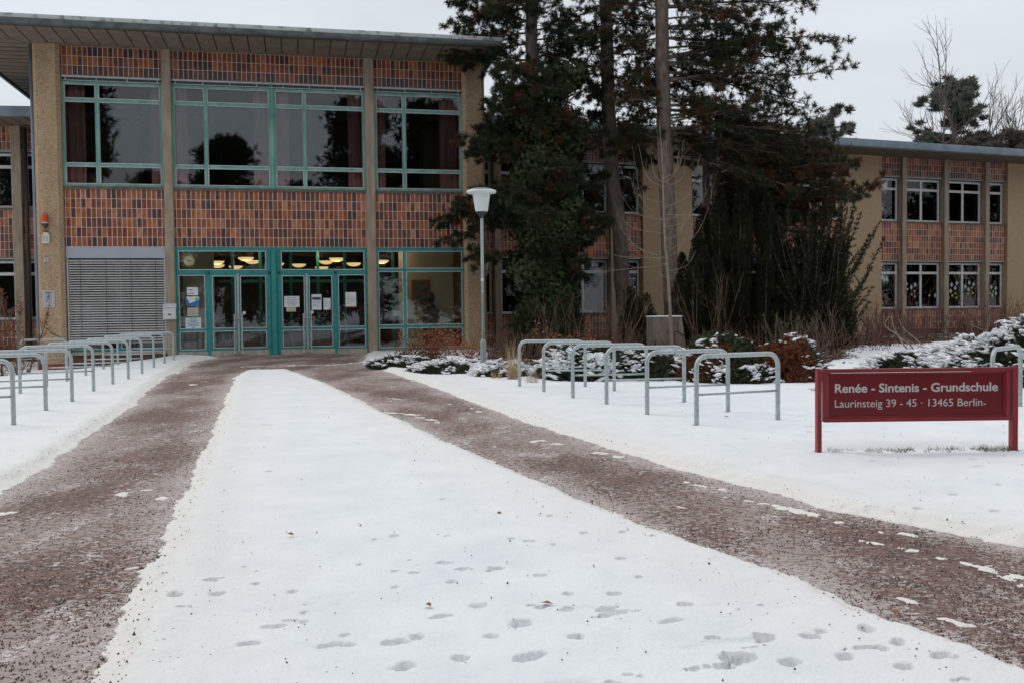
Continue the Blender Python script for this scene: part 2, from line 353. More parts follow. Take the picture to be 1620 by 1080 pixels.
def sdist(x, y):
    """signed distance into the snow (positive inside one of the snow fields)"""
    d2 = np.full(x.shape, 1e9, np.float32); ins = np.zeros(x.shape, bool)
    for P in POLY:
        inn = np.zeros(x.shape, bool)
        for (x0, y0), (x1, y1) in zip(P, P[1:] + P[:1]):
            ex, ey = x1 - x0, y1 - y0; l = ex * ex + ey * ey + 1e-9
            t = np.clip(((x - x0) * ex + (y - y0) * ey) / l, 0, 1)
            d2 = np.minimum(d2, (x - x0 - t * ex) ** 2 + (y - y0 - t * ey) ** 2)
            if abs(ey) > 1e-9:
                c = ((y0 > y) != (y1 > y)) & (x < (x1 - x0) * (y - y0) / (y1 - y0 + 1e-12) + x0); inn ^= c
        ins |= inn
    d = np.sqrt(d2); return np.where(ins, d, -d)
def bed(x, y):
    """1 where leaf litter under the trees keeps the ground free of snow"""
    e = (vnoise(x, y, .8, 3, 41) - .5) * 3.2 + (vnoise(x, y, 4, 3, 42) - .5) * 1.6
    lim = np.interp(x, [-.5, .3, 3, 6.5, 8.5, 10.5, 12.5, 30], [24.5, 21.5, 22.0, 21.5, 24.0, 29.5, 31.5, 36])
    return sstep((y - lim + e) / .6) * sstep((x + .9 + e * .1) / .4)
# footprints: photo position, length, width, angle
PR = [(p_[0], p_[1], .085, .07, 0) for p_ in ((1099.5, 678.5), (1233, 669.3), (1026, 662), (1149.8, 656), (962.5, 645.7), (1079.8, 641.9), (909.2, 634.7), (1020.9, 632), (863.9, 624.2), (25, 677.4), (75.4, 655.2), (116.7, 638.9), (150.4, 622), (180.6, 610.7), (1293, 722), (1605, 719))] + [(757, 974, .13, .06, .2), (825, 1001, .16, .09, .3), (700, 992, .22, .03, .5), (620, 1034, .20, .05, .2), (660, 1026, .10, .04, .1), (835, 1057, .24, .05, .6), (779, 1024, .09, .04, 0), (640, 1074, .15, .07, .5),
      (900, 955, .09, .04, .1), (971, 955, .12, .04, .1), (968, 983, .10, .07, 0), (1010, 928, .07, .03, 0), (1062, 1000, .22, .03, .3), (912, 1024, .10, .05, 0), (625, 943, .07, .03, 0), (715, 936, .08, .03, 0), (854, 925, .09, .03, 0),
      (982, 898, .08, .03, 0), (985, 857, .07, .025, 0), (925, 858, .07, .025, 0), (625, 860, .08, .025, 0), (708, 861, .06, .02, 0), (810, 868, .07, .02, 0), (279, 962, .10, .04, 0), (345, 957, .12, .04, .6), (463, 950, .07, .03, 0),
      (430, 1008, .18, .03, .3), (395, 1034, .14, .03, .3), (525, 1036, .18, .04, .4), (480, 1000, .06, .02, 0), (730, 1059, .10, .05, .1), (552, 1036, .12, .03, .2), (545, 1020, .08, .03, 0),
      (1284, 1029, .12, .05, .2), (1300, 1020, .08, .04, .2), (1370, 1018, .10, .05, .1), (1421, 1040, .10, .04, 0), (1169, 1062, .20, .08, .2), (1335, 1061, .15, .05, .3), (1489, 1063, .12, .04, 0), (1208, 1032, .10, .04, 0), (1395, 1048, .08, .04, 0), (1430, 1076, .14, .05, .1), (1250, 1070, .12, .05, 0),
      (1248, 654, .22, .07, 0), (1269, 663, .15, .05, 0), (1283, 682, .2, .06, 0), (1283, 691, .2, .07, 0), (1236, 640, .16, .05, 0), (1312, 690, .2, .04, 0), (1180, 700, .12, .03, 0), (1385, 737, .14, .03, 0), (1540, 735, .16, .04, .3), (1550, 748, .2, .04, .2), (1452, 820, .1, .03, 0), (1510, 793, .1, .04, 0), (1575, 820, .12, .03, 0), (1581, 777, .1, .03, 0),
      (476, 649, .5, .09, .1), (425, 678, .3, .07, .2), (426, 755, .1, .03, 0), (700, 800, .07, .02, 0), (870, 830, .05, .02, 0)]
ny, nx = 1000, 1300
tt = np.linspace(0, 1, ny); ys = 1.6 * (47 / 1.6) ** tt
us = np.linspace(-1.15, 1.15, nx)
Y, U = np.meshgrid(ys, us, indexing='ij'); X = (U * (Y * .92 + 1.2)).astype(np.float32); Y = Y.astype(np.float32)
sd = sdist(X, Y)
edge = (vnoise(X, Y, 2.2, 3, 1) - .5) * .11 + (vnoise(X, Y, 14, 2, 2) - .5) * .055
se = sd + edge
und = (vnoise(X, Y, .9, 3, 3) - .5) * .035 + (vnoise(X, Y, 6, 3, 4) - .5) * .013
H = .052 * sstep(se / .20) + und * sstep(se / .35) + .022 * np.exp(-((se - .22) / .14) ** 2) * (.4 + vnoise(X, Y, 5, 2, 5))
crumb = vnoise(X, Y, 30, 2, 6)
H += np.where(se > 0, (crumb - .5) * .012 * np.exp(-np.maximum(se, 0) / .25), 0)
H = np.where(se < 0, -.035 - np.minimum(-se, .3) * .1, H)
# thin remains of snow on the cleared paths
remn = vnoise(X * .55 + Y * .25, Y * .22 - X * .1, 3.4, 4, 7) * .7 + vnoise(X, Y, 8, 2, 8) * .3
H = np.where((se < 0) & (remn > .74), .002 + (remn - .74) * .06, H)
for (a, b, c, d2_, wd) in ((385, 580, 460, 577, .16), (455, 578, 560, 576, .16), (520, 577, 575, 573, .22), (395, 583, 470, 578, .05), (610, 652, 660, 656, .10), (655, 658, 700, 668, .07), (1085, 762, 1160, 778, .05), (1150, 786, 1290, 812, .045), (1215, 800, 1330, 826, .05), (1340, 850, 1420, 865, .05), (1450, 872, 1620, 912, .06), (1560, 900, 1620, 925, .06), (1390, 840, 1440, 845, .05), (1405, 942, 1445, 952, .04), (0, 812, 18, 810, .06), (1500, 980, 1530, 990, .04), (270, 590, 300, 575, .3), (285, 570, 345, 563, .35)):
    p0, p1 = G(a, b), G(c, d2_); ex, ey = p1[0] - p0[0], p1[1] - p0[1]; l = ex * ex + ey * ey
    t = np.clip(((X - p0[0]) * ex + (Y - p0[1]) * ey) / l, 0, 1)
    dd = np.hypot(X - p0[0] - t * ex, Y - p0[1] - t * ey) / wd + (vnoise(X, Y, 13, 4, 9) - .5) * 3.2
    H = np.where((se < .02) & (dd < .8), np.maximum(H, -.002 + .007 * sstep((.8 - dd) * .9) + (vnoise(X, Y, 40, 2, 44) - .5) * .008), H)
pn = vnoise(X, Y, 26, 3, 10)
for (a, b, ln, wd, an) in PR:
    cx, cy = G(a, b); dx, dy = X - cx, Y - cy; m_ = (np.abs(dx) < .6) & (np.abs(dy) < .6)
    if not m_.any(): continue
    ca, sa = math.cos(an), math.sin(an); u_ = (dx[m_] * ca + dy[m_] * sa) / ln / .30; v_ = (-dx[m_] * sa + dy[m_] * ca) / wd / .62
    q = np.sqrt(u_ ** 2 + v_ ** 2) + (pn[m_] - .5) * 1.1
    hm = H[m_]; dep = sstep((1.05 - q) / .4)
    hm = hm * (1 - .05 * sstep((1.9 - q) / 1.2)); hm = hm * (1 - dep) + (-.010) * dep; H[m_] = hm
# wheel and shoe scuffs across the lower part of the island
scf = vnoise(X * .5 + Y * 1.1, Y * 1.9 - X * .6, 2.6, 4, 12)
H = np.where((se > .3) & (Y < 5.2), H - .012 * sstep((scf - .62) / .12) * sstep((5.0 - Y) / 1.2), H)
H = np.where((se > .25) & (Y < 5.6) & (scf > .60) & (vnoise(X * 1.0, Y * 1.6, 9, 4, 14) > .665 + .12 * sstep((Y - 4) / 1.6)), -.006, H)
bd = bed(X, Y); H = H * (1 - bd) + np.where(vnoise(X, Y, 5, 3, 43) > .66, .004, -.05) * bd
Z = H + tz(X, Y)
V = np.stack([X, Y, Z], -1).reshape(-1, 3)
idx = np.arange(ny * nx, dtype=np.int32).reshape(ny, nx)
keep = (H[:-1, :-1] > -.03) | (H[1:, 1:] > -.03) | (H[:-1, 1:] > -.03) | (H[1:, :-1] > -.03)
F4 = np.stack([idx[:-1, :-1], idx[:-1, 1:], idx[1:, 1:], idx[1:, :-1]], -1)[keep]
def snow_mat():
    m, n, p = nodes('snow'); p.inputs['Roughness'].default_value = .65; p.inputs['Specular IOR Level'].default_value = .25
    tc = n.nodes.new('ShaderNodeTexCoord')
    at_ = n.nodes.new('ShaderNodeAttribute'); at_.attribute_name = 'edge'
    nz = n.nodes.new('ShaderNodeTexNoise'); nz.inputs['Scale'].default_value = 55; nz.inputs['Detail'].default_value = 4; n.links.new(tc.outputs['Object'], nz.inputs[0])
    # sandy, gritty snow along the cleared edge
    k = M_(n, 'MULTIPLY', at_.outputs['Fac'], M_(n, 'MULTIPLY_ADD', nz.outputs[0], 1.3, .35))
    mx = n.nodes.new('ShaderNodeMix'); mx.data_type = 'RGBA'; mx.clamp_factor = True; n.links.new(k, mx.inputs[0]); bn = n.nodes.new('ShaderNodeTexNoise'); bn.inputs['Scale'].default_value = 1.7; bn.inputs['Detail'].default_value = 7; bn.inputs['Roughness'].default_value = .7; n.links.new(tc.outputs['Object'], bn.inputs[0])
    br_ = n.nodes.new('ShaderNodeValToRGB'); br_.color_ramp.elements[0].position = .35; br_.color_ramp.elements[0].color = (.742, .764, .786, 1); br_.color_ramp.elements[1].position = .6; br_.color_ramp.elements[1].color = (.818, .836, .852, 1); n.links.new(bn.outputs[0], br_.inputs[0]); n.links.new(br_.outputs[0], mx.inputs[6]); mx.inputs[7].default_value = (.77, .735, .68, 1)
    v = n.nodes.new('ShaderNodeTexVoronoi'); v.inputs['Scale'].default_value = 38; n.links.new(tc.outputs['Object'], v.inputs[0])
    sc2 = n.nodes.new('ShaderNodeSeparateColor'); n.links.new(v.outputs['Color'], sc2.inputs[0])
    spk = M_(n, 'MULTIPLY', M_(n, 'LESS_THAN', v.outputs['Distance'], .17), M_(n, 'LESS_THAN', sc2.outputs[0], M_(n, 'MULTIPLY_ADD', at_.outputs['Fac'], .22, .004)))
    m2 = n.nodes.new('ShaderNodeMix'); m2.data_type = 'RGBA'; n.links.new(spk, m2.inputs[0]); n.links.new(mx.outputs[2], m2.inputs[6]); m2.inputs[7].default_value = (.22, .15, .12, 1)
    n.links.new(m2.outputs[2], p.inputs['Base Color'])
    b = n.nodes.new('ShaderNodeBump'); b.inputs['Strength'].default_value = .6; b.inputs['Distance'].default_value = .012; n.links.new(nz.outputs[0], b.inputs['Height']); n.links.new(b.outputs[0], p.inputs['Normal'])
snow_mat()
snow = np_mesh('snow', V, F4, 'snow', smooth=True); tag(snow, kind='structure')
a_ = snow.data.attributes.new('edge', 'FLOAT', 'POINT'); a_.data.foreach_set('value', np.exp(-np.clip(sd + edge, 0, 9) / .32).ravel().astype(np.float32))
def gravel_mat():
    m, n, p = nodes('gravel'); p.inputs['Roughness'].default_value = .75
    tc = n.nodes.new('ShaderNodeTexCoord')
    def noise(s, d=4, st=None):
        t = n.nodes.new('ShaderNodeTexNoise'); t.inputs['Scale'].default_value = s; t.inputs['Detail'].default_value = d
        if st:
            mp = n.nodes.new('ShaderNodeMapping'); mp.inputs['Scale'].default_value = st[:3]; mp.inputs['Rotation'].default_value = (0, 0, st[3]); n.links.new(tc.outputs['Object'], mp.inputs[0]); n.links.new(mp.outputs[0], t.inputs[0])
        else: n.links.new(tc.outputs['Object'], t.inputs[0])
        return t.outputs[0]
    big = noise(.8, 5, (1.3, .6, 1, .3)); mid = noise(7, 4); fine = noise(60, 2)
    pv = n.nodes.new('ShaderNodeAttribute'); pv.attribute_name = 'paving'; rim = n.nodes.new('ShaderNodeAttribute'); rim.attribute_name = 'rim'
    v = n.nodes.new('ShaderNodeTexVoronoi'); v.inputs['Scale'].default_value = 60; n.links.new(tc.outputs['Object'], v.inputs[0])
    cover = M_(n, 'SUBTRACT', sm(n, M_(n, 'ADD', M_(n, 'MULTIPLY', big, .75), M_(n, 'MULTIPLY', mid, .25)), .41, .60), M_(n, 'MULTIPLY', rim.outputs['Fac'], .9))
    spk = M_(n, 'ADD', M_(n, 'MULTIPLY', noise(20, 2), .36), M_(n, 'ADD', M_(n, 'MULTIPLY', noise(46, 2), .38), M_(n, 'MULTIPLY', noise(105, 1), .26)))
    dif = M_(n, 'SUBTRACT', spk, M_(n, 'MULTIPLY_ADD', cover, -.105, .535))
    mask = sm(n, dif, -.022, .022)
    fr = noise(2.6, 6, (1.8, 1.0, 1, .25)); ff = M_(n, 'MULTIPLY', M_(n, 'MAXIMUM', sm(n, fr, .50, .66), M_(n, 'MULTIPLY', rim.outputs['Fac'], .8)), sm(n, noise(33, 3), .42, .56))
    c0 = n.nodes.new('ShaderNodeMix'); c0.data_type = 'RGBA'; n.links.new(ff, c0.inputs[0]); c0.inputs[6].default_value = (.34, .275, .25, 1); c0.inputs[7].default_value = (.60, .56, .54, 1)
    c1 = n.nodes.new('ShaderNodeMix'); c1.data_type = 'RGBA'; n.links.new(sm(n, M_(n, 'ADD', M_(n, 'MULTIPLY', mid, .6), M_(n, 'MULTIPLY', fine, .4)), .42, .56), c1.inputs[0]); c1.inputs[6].default_value = (.060, .030, .024, 1); c1.inputs[7].default_value = (.165, .088, .064, 1)
    m2 = n.nodes.new('ShaderNodeMix'); m2.data_type = 'RGBA'; n.links.new(M_(n, 'MULTIPLY', mask, .93), m2.inputs[0]); n.links.new(c0.outputs[2], m2.inputs[6]); n.links.new(c1.outputs[2], m2.inputs[7])
    m3 = n.nodes.new('ShaderNodeMix'); m3.data_type = 'RGBA'; n.links.new(pv.outputs['Fac'], m3.inputs[0]); n.links.new(m2.outputs[2], m3.inputs[6]); m3.inputs[7].default_value = (.17, .16, .155, 1)
    so_ = n.nodes.new('ShaderNodeAttribute'); so_.attribute_name = 'soil'; m4 = n.nodes.new('ShaderNodeMix'); m4.data_type = 'RGBA'; n.links.new(so_.outputs['Fac'], m4.inputs[0]); n.links.new(m3.outputs[2], m4.inputs[6]); sr = n.nodes.new('ShaderNodeValToRGB'); sr.color_ramp.elements[0].position = .4; sr.color_ramp.elements[0].color = (.035, .024, .018, 1); sr.color_ramp.elements[1].position = .62; sr.color_ramp.elements[1].color = (.12, .07, .045, 1); n.links.new(mid, sr.inputs[0]); n.links.new(sr.outputs[0], m4.inputs[7]); m3 = m4
    n.links.new(m3.outputs[2], p.inputs['Base Color'])
    b = n.nodes.new('ShaderNodeBump'); b.inputs['Strength'].default_value = .8; b.inputs['Distance'].default_value = .008
    n.links.new(M_(n, 'ADD', v.outputs['Distance'], fine), b.inputs['Height']); n.links.new(b.outputs[0], p.inputs['Normal'])
def sm(n, v, a, b):
    t = n.nodes.new('ShaderNodeMapRange'); t.interpolation_type = 'SMOOTHSTEP'; t.inputs[1].default_value = a; t.inputs[2].default_value = b; n.links.new(v, t.inputs[0]); return t.outputs[0]
gravel_mat()
gx, gy = np.meshgrid(np.linspace(-16, 32, 420), np.linspace(.3, 47, 420)); gx = gx.astype(np.float32); gy = gy.astype(np.float32)
gz = tz(gx, gy); gi = np.arange(gx.size).reshape(gx.shape)
pth_ = tag(np_mesh('path', np.stack([gx, gy, gz], -1).reshape(-1, 3), np.stack([gi[:-1, :-1], gi[:-1, 1:], gi[1:, 1:], gi[1:, :-1]], -1).reshape(-1, 4), 'gravel', smooth=True), kind='structure')
pb_ = pth_.data.attributes.new('soil', 'FLOAT', 'POINT'); pb_.data.foreach_set('value', bed(gx, gy).ravel().astype(np.float32))
pr_ = pth_.data.attributes.new('rim', 'FLOAT', 'POINT'); pr_.data.foreach_set('value', np.exp(np.clip(sdist(gx, gy), -9, 0) / .16).ravel().astype(np.float32))
pa_ = pth_.data.attributes.new('paving', 'FLOAT', 'POINT'); pa_.data.foreach_set('value', (np.clip(sdist(gx, gy) / .25, 0, 1)).ravel().astype(np.float32))
mat('far_snow', (.80, .815, .84), (.72, .735, .76), .3, .8)
g_ = MB().quad((-400, -400, -.45), (400, -400, -.45), (400, 400, -.45), (-400, 400, -.45)).build('ground', 'far_snow'); tag(g_, kind='structure')
gb = MB().box(-60, 60, -60, .5, -.44, -.02).build('forecourt', 'far_snow'); tag(gb, kind='structure')
# loose grit, one object: nobody could count it
def grit():
    n = 60000; t = RNG.random(n); y = 2.6 * (14 / 2.6) ** t; x = RNG.uniform(-1, 1, n) * (y * .62 + .3); x = x.astype(np.float32); y = y.astype(np.float32)
    s = sdist(x, y); pr = np.where(s < 0, 1., np.where(s < .02, 1., .35 * np.exp(-s / .12) + .006))
    pr *= np.where(s < 0, .35 + .9 * (vnoise(x, y, 1.6, 3, 21) > .5), 1)
    k = RNG.random(n) < pr; x, y, s = x[k], y[k], s[k]; n = len(x)
    r = RNG.uniform(.0025, .0062, n) * np.where(RNG.random(n) < .03, 1.8, 1)
    z = np.where(s > .05, .062 + (vnoise(x, y, .9, 3, 3) - .5) * .035, .001) + tz(x, y) + r * .2
    T = np.array([(1, 0, -.5), (-.5, .87, -.5), (-.5, -.87, -.5), (0, 0, 1)]); a = RNG.uniform(0, 6.28, n); c, s_ = np.cos(a), np.sin(a)
    P = np.stack([T[None, :, 0] * c[:, None] - T[None, :, 1] * s_[:, None], T[None, :, 0] * s_[:, None] + T[None, :, 1] * c[:, None], np.repeat(T[None, :, 2], n, 0)], -1) * r[:, None, None] * RNG.uniform(.6, 1.4, (n, 1, 3))
    P += np.stack([x, y, z], -1)[:, None, :]
    F = np.array([(0, 1, 3), (1, 2, 3), (2, 0, 3), (0, 2, 1)])[None] + (np.arange(n) * 4)[:, None, None]
    o = np_mesh('gravel_grit', P.reshape(-1, 3), F.reshape(-1, 3), 'grit'); tag(o, 'reddish brown anti-slip grit strewn over the cleared paths and snow edges', 'grit', kind='stuff')
grit()

# ================================================================== BUILDINGS
def window(parent, x0, x1, z0, z1, vb=(), hb=(), fw=.07, y=.02, fd=.09, frame='teal_weathered', bead='bead', bw=.022, glass='glass', name='window', skip=()):
    """frame > bead (light glazing bars), pane.  vb/hb: (centre, width)"""
    f = MB(); yf, yb = y, y + fd
    f.box(x0, x0 + fw, yf, yb, z0, z1); f.box(x1 - fw, x1, yf, yb, z0, z1)
    f.box(x0 + fw, x1 - fw, yf, yb, z0, z0 + fw); f.box(x0 + fw, x1 - fw, yf, yb, z1 - fw, z1)
    xs = [x0 + fw]; zs = [z0 + fw]
    for c, w_ in vb: f.box(c - w_ / 2, c + w_ / 2, yf - .004, yb - .003, z0 + fw - .002, z1 - fw + .002); xs += [c - w_ / 2, c + w_ / 2]
    xs.append(x1 - fw)
    for c, w_ in hb:
        zs += [c - w_ / 2, c + w_ / 2]
        for i in range(0, len(xs), 2): f.box(xs[i], xs[i + 1], yf - .001, yb - .001, c - w_ / 2, c + w_ / 2)
    zs.append(z1 - fw)
    fo = f.build(name, frame, parent, bevel=.004)
    b = MB(); g = MB()
    for i in range(0, len(xs), 2):
        for j in range(0, len(zs), 2):
            a0, a1, c0, c1 = xs[i], xs[i + 1], zs[j], zs[j + 1]
            if bead:
                b.box(a0, a0 + bw, yf - .009, yf + .03, c0, c1); b.box(a1 - bw, a1, yf - .009, yf + .03, c0, c1)
                b.box(a0 + bw, a1 - bw, yf - .009, yf + .03, c0, c0 + bw); b.box(a0 + bw, a1 - bw, yf - .009, yf + .03, c1 - bw, c1)
            g.box(a0 + .001, a1 - .001, yf + .035, yf + .043, c0 + .001, c1 - .001)
    if bead: b.build('glazing_bead', bead, fo)
    g.build('pane', glass, fo)
    return fo
def chamfer_pillar(parent, x0, x1, z0, z1, out, ch, m='aggregate', back=.5, name='pillar', left=True, right=True):
    pts = [(x0, back), (x0, -(out - ch) if left else -out)]
    if left: pts.append((x0 + ch, -out))
    if right: pts.append((x1 - ch, -out))
    pts.append((x1, -(out - ch) if right else -out)); pts.append((x1, back))
    return MB().prism(pts[::-1], z0, z1).build(name, m, parent)

# ---------------------------------------------------------------- entrance building
TM, DM = R(12.38), 31.285
bld = empty('school_building', (0, DM, 0), TM, 'tall two storey entrance block with brown tile bands, turquoise glazed doors and wide eaves', 'building')
ZT = 9.164
chamfer_pillar(bld, -14.16, -13.43, -.12, ZT, .22, .10)
MB().box(-14.14, -13.42, -.20, .5, -.5, -.12).build('pillar_base', 'red_plinth', bld)
chamfer_pillar(bld, -1.56, -.85, -.4, ZT, .22, .10)
for a, b in ((-10.63, -10.36), (-4.63, -4.34)):
    MB().prism([(a, .45), (a, -.10), (a + .025, -.125), (b - .025, -.125), (b, -.10), (b, .45)], -.35, ZT).build('pilaster', 'concrete', bld)
for a, b in ((-13.43, -10.63), (-10.36, -4.63), (-4.34, -1.56)):
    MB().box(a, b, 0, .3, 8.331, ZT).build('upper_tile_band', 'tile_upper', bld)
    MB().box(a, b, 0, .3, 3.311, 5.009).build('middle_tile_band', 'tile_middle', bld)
    MB().box(a, b, -.05, .22, 5.010, 5.085).build('window_sill', 'sill', bld)
    # sun blind cassette above the windows
    c = MB(); c.box(a + .02, b - .02, -.045, .03, 8.265, 8.31)
    k = MB().box(a + .01, b - .01, .05, .2, 8.15, 8.33); k.build('window_head', 'dark_rail', bld)
    n_ = int((b - a) / .75)
    for i in range(n_ + 1):
        x = a + .12 + i * (b - a - .24) / n_; c.box(x - .012, x + .012, -.03, .04, 8.19, 8.265)
    c.box(a + .02, b - .02, -.01, .01, 8.165, 8.185)
    c.build('blind_rail', 'bead', bld)
window(bld, -13.43, -10.63, 5.087, 8.15, [(-12.46, .085)], [(7.615, .085), (5.72, .08)])
window(bld, -10.36, -4.63, 5.087, 8.15, [(-9.395, .085), (-7.445, .20), (-6.485, .075)], [(7.615, .085), (5.72, .08)])
MB().box(-7.475, -7.415, -.05, .014, 5.09, 8.33).build('window_post', 'teal_weathered', bld)
window(bld, -4.34, -1.56, 5.087, 8.15, [(-3.41, .085)], [(7.60, .085), (5.72, .08)])
# ground floor: door front
TD = dict(frame='teal_dark', glass='glass')
MB().box(-10.36, -4.63, .0, .13, 3.252, 3.309).build('door_head', 'teal_dark', bld)
fr = MB()
fr.box(-10.36, -10.325, 0, .12, 0, 3.25); fr.box(-4.665, -4.63, 0, .12, 0, 3.25)
fr.box(-7.655, -7.59, -.02, .12, 0, 3.25); fr.box(-7.38, -7.315, -.02, .12, 0, 3.25); fr.box(-7.555, -7.415, -.07, .0, .005, 3.25); fr.box(-7.59, -7.38, 0, .12, .0, 3.25)
fr.box(-9.47, -9.375, -.02, .12, 0, 2.50); fr.box(-5.655, -5.585, -.02, .12, 0, 2.50)
fr.box(-10.325, -7.655, -.012, .12, 2.505, 2.555); fr.box(-7.315, -4.665, -.012, .12, 2.505, 2.555)
fr.build('door_frame', 'teal_dark', bld, bevel=.004)
window(bld, -10.325, -7.655, 2.555, 3.25, fw=.055, y=.0, name='transom_light', **TD)
window(bld, -7.315, -4.665, 2.555, 3.25, fw=.055, y=.0, name='transom_light', **TD)
for a, b in ((-10.325, -9.47), (-5.585, -4.665)):
    window(bld, a, b, .155, 2.505, hb=[(.80, .07)], fw=.045, y=.0, name='side_light', **TD)
    MB().box(a, b, -.012, .1, 0.004, .153).build('kick_plate', 'kick_plate', bld)
for (a, b, hs) in ((-9.373, -8.562, 1), (-8.556, -7.657, -1), (-7.313, -6.502, 1), (-6.496, -5.657, -1)):
    d = window(bld, a, b, .17, 2.50, hb=[(.80, .075)], fw=.065, y=-.018, fd=.06, name='door', **TD)
    MB().box(a + .002, b - .002, -.026, .05, .012, .168).build('kick_plate', 'kick_plate', d)
    st = b - .022 if hs == 1 else a
    MB().box(st, st + .022, -.03, .04, .17, 2.50).build('meeting_stile', 'bead', d)
    hx = b - .115 if hs == 1 else a + .115
    h = MB().tube([(hx, -.10, .10), (hx, -.10, 1.22)], .016, 10); h.lathe([(0, 0), (.026, .012), (.026, .035), (0, .045)], (hx, -.10, 1.215), 10)
    h.tube([(hx, -.10, 1.13), (hx + .10 * hs, -.10, 1.13), (hx + .10 * hs, -.02, 1.13)], .010, 8); h.box(hx - .035, hx + .035, -.12, -.02, .06, .11)
    h.build('handle', 'steel', d, smooth=False)
for x in (-8.39, -6.35):
    m = MB().disc((x, 1.30), .05, 20, .008, .006); tag(m.build('door_disc', 'paper', bld), 'round pale sticker on the door glass')
for x in (-9.42, -7.62, -7.33, -5.62):
    MB().lathe([(0, -.05), (.032, -.04), (.032, .03), (0, .045)], (x, -.035, 2.53), 10).build('hinge', 'dark_metal', bld)
MB().box(-10.36, -4.63, -.32, .14, -.06, .004).build('threshold', 'concrete', bld)
# ground floor right bay
window(bld, -4.34, -1.56, .10, 3.25, [(-3.46, .09)], [(.82, .09), (2.60, .085)], fw=.055, y=.0, **TD)
MB().box(-4.34, -1.56, .0, .13, 3.252, 3.309).build('window_head', 'teal_dark', bld)
MB().box(-4.34, -1.56, -.03, .3, -.4, .098).build('plinth', 'concrete', bld)
# ground floor left bay: external venetian blind in front of a turquoise window
window(bld, -13.42, -10.63, .20, 2.95, [(-12.0, .08)], [(.75, .08)], fw=.07, y=.10, **TD)
MB().box(-13.42, -10.635, -.04, .25, 2.965, 3.309).build('blind_box', 'blind_box', bld, bevel=.01)
s = MB(); z = 2.90
while z > .48:
    s.prismX([(-.030, z - .026), (-.014, z - .002), (.012, z + .016), (.030, z + .022), (.031, z + .018), (.013, z + .011), (-.012, z - .007), (-.027, z - .029)], -13.36, -10.69); z -= .0735
s.box(-13.36, -10.69, -.02, .02, .445, .47); s.build('blind_slats', 'blind_slat', bld)
s = MB()
for x in (-13.03, -12.32, -11.62, -10.93): s.box(x - .006, x + .006, -.039, -.036, .46, 2.95)
s.build('blind_cords', 'dark_rail', bld)
s = MB().box(-13.40, -13.365, -.04, .04, .2, 2.96).box(-10.685, -10.645, -.04, .04, .2, 2.96); s.build('blind_guides', 'bead', bld)
MB().box(-13.42, -10.63, -.06, .25, .11, .198).build('window_sill', 'concrete', bld)
MB().box(-13.42, -10.63, .0, .3, -.5, .108).build('plinth', 'plinth', bld)
# body, floor slabs, interior shell
MB().box(-14.16, -13.86, .5, 16, -.5, ZT).build('side_wall', 'aggregate', bld); MB().box(-1.15, -.85, .5, 16, -.5, ZT).build('side_wall', 'aggregate', bld)
MB().box(-13.86, -1.15, 15.7, 16, -.5, ZT).build('back_wall', 'aggregate', bld)
s = MB().box(-13.43, -1.56, .301, 15.6, 3.55, 4.6); s.build('upper_floor', 'interior_dark', bld)
MB().box(-13.86, -1.15, .15, 15.7, -.06, -.002).build('lobby_floor', 'interior_floor', bld)
s = MB().box(-13.4, -1.6, 8.0, 8.2, 4.6, 9.1).box(-13.4, -1.6, .31, 8.0, 8.75, 9.1); s.build('hall_wall', 'interior_dark', bld)
s = MB().box(-13.4, -1.6, 11.0, 11.2, 0, 3.55); s.build('lobby_back_wall', 'interior_dark', bld)
s = MB().box(-10.30, -9.36, 1.3, 1.4, 0, 3.5).box(-3.45, -1.6, 1.9, 2.0, 0, 3.5); s.build('lobby_wall', 'interior_wall', bld)
s = MB().box(-10.6, -10.4, .31, 11, 0, 3.55); s.build('lobby_partition', 'interior_dark', bld)
# inner turquoise vestibule screen
s = MB()
for x in (-8.9, -8.0, -7.0, -6.1, -5.2, -4.3, -3.55): s.box(x - .05, x + .05, 2.9, 3.0, 0, 3.5)
for zz in (2.35, .78, .08): s.box(-9.36, -3.5, 2.91, 2.99, zz - .05, zz + .05)
s.build('vestibule_screen', 'teal_dark', bld)
# roof
OV = 2.0; x0, x1 = -14.16 - OV, -.68; gp = MB(); pn = MB()
SOFZ = ZT
pn.box(x0 + .1, x1 - .1, -OV + .1, 17.4, SOFZ + .02, SOFZ + .06); pn.build('soffit_backing', 'soffit_gap', bld)
s = MB(); pw = .47; x = -14.16
while x < -.85 - .01:
    x2 = min(x + pw, -.85); s.box(x + .02, x2 - .02, -OV + .12, -.22, SOFZ + .004, SOFZ + .019); x += pw
s.box(-14.16, -.85, -.20, 0, SOFZ + .0005, SOFZ + .0185)
def clipq(a, b, side):   # mitred corner boards running sideways
    return
yy = -OV + .12
k = 0
while yy < 16:
    y2 = yy + pw
    if yy < 0:            # boards of the corner, cut on the mitre
        for sgn, xe in ((-1, -14.16),):
            xa = xe + sgn * (-yy - 0.0) ; xb = xe + sgn * max(0, -min(y2, 0) - 0.0)
            s.prism([(xe + sgn * (OV - .12), yy + .02), (xa + sgn * .02, yy + .02), (xb + sgn * .02, y2 - .02), (xe + sgn * (OV - .12), y2 - .02)][::(1 if sgn < 0 else -1)], SOFZ + .008, SOFZ + .019)
    else:
        s.box(x0 + .12, -14.16, yy + .05, y2 - .05, SOFZ + .014, SOFZ + .019); s.box(-.85, x1 - .02, yy, y2 - .004, SOFZ + .014, SOFZ + .019)
    yy = y2
